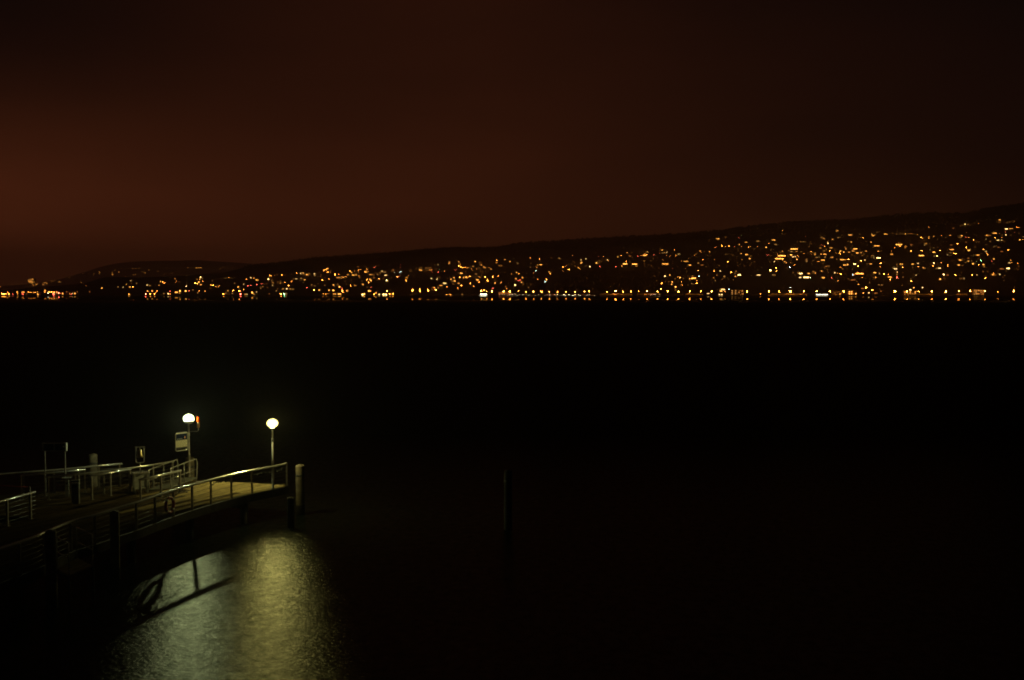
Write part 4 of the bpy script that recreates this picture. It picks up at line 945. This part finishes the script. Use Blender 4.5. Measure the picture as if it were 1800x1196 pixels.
# church towers
def church(u, y0, y1, label, D=None, seed=0):
    g = spot(u, y1, 0); D = g.y; a = at_depth(u, y0, D); zb = at_depth(u, y1, D).z - 1; h = a.z - zb
    t = thing('church_tower', label, 'tower', (a.x, D, zb))
    MB().box((0, 0, h * .33), (4.2, 4.2, h * .66)).obj('shaft', WALLM, t)
    mb = MB(); mb.add([(-2.4, -2.4, h * .66), (2.4, -2.4, h * .66), (2.4, 2.4, h * .66), (-2.4, 2.4, h * .66), (0, 0, h)], [(0, 1, 4), (1, 2, 4), (2, 3, 4), (3, 0, 4), (3, 2, 1, 0)]); mb.obj('spire', ROOFM, t)
    MB().box((0, -6.5, 1.2), (1.2, 0.5, 0.6)).obj('floodlight', emit('flood', (1.0, .6, .25), 60), t)
    for z in (h * .42, h * .56): MB().box((0, -2.13, z), (1.1, 0.1, 1.6)).obj('window', DARK, t)
church(328, 491, 504.5, 'slim church tower lit from below on the low left shore')
church(1577, 399, 412.5, 'thin pale church spire high on the far right slope')
# radio masts with red beacons
def mast(u, ys, base, far, label):
    D = FD * 0.99 if far else ground(u, .97).y; g = far_ground(u, .99) if far else ground(u, .97)
    tops = [at_depth(u, y, D) for y in ys]; h = tops[0].z - g.z
    t = thing('radio_mast', label, 'mast', (tops[0].x, D, g.z - 2)); w = 1.6 if far else 1.0; m = MB()
    for sx, sy in ((-1, -1), (1, -1), (0, 1.2)): m.tube([(sx * w * 1.6, sy * w * 1.6, 0), (sx * .25, sy * .25, h)], 0.16, 4)
    for k in range(8):
        z = h * k / 8; s = w * 1.6 * (1 - k / 8) + .25 * k / 8; m.tube([(-s, -s, z), (s, -s, z + h / 10)], 0.1, 4); m.tube([(s, -s, z), (0, s * 1.2, z + h / 10)], 0.1, 4)
    m.obj('lattice', POLEM, t)
    r = 2.2 if far else 0.8
    for p in tops:
        z = p.z - g.z + 2; MB().lathe([(0.0001, z - r)] + [(r * math.sin(q), z - r * math.cos(q)) for q in (.8, 1.57, 2.3)] + [(0.0001, z + r)], n=8).obj('beacon', emit('beacon_red', HUE['r'], 4.5), t)
mast(367.5, (445.3, 456.2), 459, True, 'radio mast with two red beacons on the far hazy hill')
mast(663.5, (441, ), 445, False, 'radio mast with one red beacon on the crest left of the middle')
# low roadside wall behind the lamps
def wall(u0, u1, z1, label, D=2852.5):
    a, b = at_depth(u0, 517, D), at_depth(u1, 517, D); t = thing('roadside_wall', label, 'wall', ((a.x + b.x) / 2, D, QUAY_Z)); W_ = b.x - a.x; n = max(2, int(W_ / 14))
    me = MB().box((0, 0, z1 / 2), (W_ / n - 0.1, 0.5, z1)).mesh('wall_panel', WALLM)
    for i in range(n): link('wall_panel', me, t, (W_ * ((i + .5) / n - .5), 0, 0))
    MB().box((0, 0, z1 + .12), (W_, 0.7, 0.22)).obj('coping', WALLM, t)
wall(1054, 1112, 3.4, 'pale roadside wall glowing orange under the glaring lakefront lamp')
wall(1120, 1162, 4.0, 'roadside wall lit orange to the right of the glowing one')
wall(1205, 1236, 3.0, 'short dim roadside wall left of the pale lakeside house')
wall(1352, 1420, 3.2, 'roadside wall between the pale lakeside house and the lit pavilion')
wall(1592, 1640, 3.0, 'dim roadside wall at the far right of the lakefront')
wall(1682, 1700, 3.0, 'very short dim wall left of the house with the window grid')
wall(899, 908, 3.2, 'small lit wall at the left end of the row of cars')
# cars put in at rest to stand for a streak of traffic lights
CARM = mat('car_paint', (0.35, 0.35, 0.36), 0.35, 0.3); CARG = mat('car_glass', (0.02, 0.02, 0.025), 0.1); TYRE = mat('tyre', (0.02, 0.02, 0.02), 0.8)
body = MB()
sec = [(-2.1, .35, .75), (-2.0, .3, .95), (-1.0, .28, 1.0), (1.0, .28, 1.0), (2.0, .3, .9), (2.15, .38, .7)]
vs = []
for x, z0, z1 in sec: vs += [(x, -.85, z0), (x, .85, z0), (x, .85, z1), (x, -.85, z1)]
fs = [(i * 4 + q, i * 4 + (q + 1) % 4, i * 4 + 4 + (q + 1) % 4, i * 4 + 4 + q) for i in range(5) for q in range(4)] + [(3, 2, 1, 0), (20, 21, 22, 23)]
body.add(vs, fs); BODY = body.mesh('body', CARM)
cabm = MB(); cabm.add([(-1.5, -.78, .98), (1.1, -.78, .98), (1.1, .78, .98), (-1.5, .78, .98), (-1.0, -.62, 1.45), (.5, -.62, 1.45), (.5, .62, 1.45), (-1.0, .62, 1.45)],
     [(4, 5, 6, 7), (0, 1, 5, 4), (1, 2, 6, 5), (2, 3, 7, 6), (3, 0, 4, 7)]); CAB = cabm.mesh('cabin', CARG)
WH = MB().tube([(0, -.1, 0), (0, .1, 0)], .31, 10).mesh('wheel', TYRE)
def bulb(r): return [(0.0001, -r)] + [(r * math.sin(q), -r * math.cos(q)) for q in (.8, 1.57, 2.3)] + [(0.0001, r)]
HLm = {k: MB().lathe(bulb(.26), n=8).mesh('headlight', emit('headlight_%d' % k, (1.0, .88, .66), e)) for k, e in ((1, 22), (2, 75))}
TL = MB().lathe(bulb(.12), n=6).mesh('tail_light', emit('tail_light', (1.0, .08, .04), 10))
def car(u, lv, i, n):
    p = at_depth(u, 517, 2842.5); lab = '%s car with headlights on beside the water' % ('bright' if lv == 2 else 'dim')
    t = thing('parked_car', lab, 'car', (p.x, 2842.5, QUAY_Z), 0, lab.replace('car ', 'cars '))
    link('body', BODY, t); link('cabin', CAB, t)
    for x in (-1.3, 1.3):
        for y in (-.8, .8): link('wheel', WH, t, (x, y, .31))
    for y in (-.62, .62): link('headlight', HLm[lv], t, (2.12, y, .68)); link('tail_light', TL, t, (-2.08, y, .75))
cars = []
u = 877.0
while u < 909: cars.append((u, 1)); u += 4.4
u = 912.0
while u < 957: cars.append((u, 1)); u += 5.5
u = 961.0
while u < 974: cars.append((u, 1)); u += 4.2
u = 975.0
while u < 1020: cars.append((u, 2)); u += 3.6
u = 1026.0
while u < 1046: cars.append((u, 1)); u += 4.2
u = 1142.0
while u < 1162: cars.append((u, 1)); u += 4.0
for i, (u, lv) in enumerate(cars): car(u, lv, i, len(cars))
# moored boats
def boat(u0, u1, label, e, tall):
    D = 2828.0; a, b = at_depth(u0, 518, D), at_depth(u1, 518, D); Ln = b.x - a.x
    t = thing('passenger_boat', label, 'boat', ((a.x + b.x) / 2, D, 0))
    hl = MB(); sec = [(-.5, .2, .9), (-.42, .8, 0.8), (0, 1, .75), (.38, .85, .85), (.5, .04, 1.15)]; vs = []
    for fx, wd, zt in sec: vs += [(fx * Ln, -1.9 * wd * .7, -.4), (fx * Ln, 1.9 * wd * .7, -.4), (fx * Ln, 2.1 * wd, zt), (fx * Ln, -2.1 * wd, zt)]
    hl.add(vs, [(i * 4 + q, i * 4 + (q + 1) % 4, i * 4 + 4 + (q + 1) % 4, i * 4 + 4 + q) for i in range(4) for q in range(4)] + [(3, 2, 1, 0), (16, 17, 18, 19)]); hl.obj('hull', WHITE, t)
    MB().box((-.04 * Ln, 0, .9 + tall / 2), (Ln * .78, 2.6, tall)).obj('cabin', WHITE, t)
    n = 7; me = MB().box((0, 0, 0), (Ln * .78 / n * .8, .08, tall * .6)).mesh('window', emit('boat_window_%d' % e, (1.0, .9, .65), e))
    for i in range(n): link('window', me, t, (-.04 * Ln + Ln * .78 * ((i + .5) / n - .5), -1.36, .9 + tall * .55))
    MB().box((-.04 * Ln, 0, .98 + tall), (Ln * .82, 2.9, .14)).obj('roof', WHITE, t)
    MB().tube([(.1 * Ln, 0, 1 + tall), (.1 * Ln, 0, 3.6 + tall)], .06, 6).obj('mast', POLEM, t)
boat(843.5, 857.5, 'glaring white lit boat moored left of the row of cars', 16, 2.4)
boat(1432.5, 1459, 'long white lit boat moored in front of the lakeside houses at right', 8, 1.6)
# big floodlight and glowing junction on the slope
g = spot(1354.2, 475.5, 7); p = at_depth(1354.2, 475.5, g.y)
fl = thing('floodlight_mast', 'largest and brightest orange floodlight halfway up the right slope', 'floodlight', (p.x, g.y, g.z)); h = p.z - g.z
MB().tube([(0, 0, 0), (0, 0, h - .6)], .2, 6).obj('pole', POLEM, fl)
MB().box((0, 0, h - 0.5), (5.2, .3, .25)).obj('crossbar', POLEM, fl)
me = MB().box((0, 0, 0), (1.5, .5, 1.6)).mesh('floodlight_head', emit('big_flood', (1.0, .55, .13), 60))
for x in (-1.75, 0, 1.75): link('floodlight_head', me, fl, (x, -.35, h + .3))

# ------------------------------------------------------------------ labels: alike far things are told apart by their order from the left
ORD = 'first second third fourth fifth sixth seventh eighth ninth tenth eleventh twelfth thirteenth fourteenth fifteenth sixteenth seventeenth eighteenth nineteenth twentieth'.split()
def ordinal(i): return ORD[i] if i < 20 else ('twenty-' + ORD[i - 20] if i < 29 else 'thirtieth' if i == 29 else 'thirty-' + ORD[(i - 30) % 9])
bylab = {}
for o in COL.objects:
    if o.parent is None and 'label' in o.keys() and o.name.split('.')[0] in ('street_lamp', 'lakefront_lamp', 'house', 'apartment_house', 'parked_car'): bylab.setdefault(o['label'], []).append(o)
for lab, os_ in bylab.items():
    if len(os_) > 1:
        os_.sort(key=lambda o: o.location.x / o.location.y)
        for i, o in enumerate(os_): o['label'] = lab + ', ' + ordinal(i) + ' such from left'

# ------------------------------------------------------------------ thin night haze over the lake
hz = bpy.data.materials.new('haze'); hz.use_nodes = True; hn, hl_ = hz.node_tree.nodes, hz.node_tree.links
hn.remove(hn['Principled BSDF']); pv = hn.new('ShaderNodeVolumePrincipled'); pv.inputs['Density'].default_value = 1.0e-4; pv.inputs['Color'].default_value = (0.97, 0.97, 0.97, 1); pv.inputs['Anisotropy'].default_value = 0.8
hl_.new(pv.outputs[0], hn['Material Output'].inputs['Volume'])
stuff(MB().box((0, 8600, 297), (36000, 17500, 604)).obj('haze', hz))
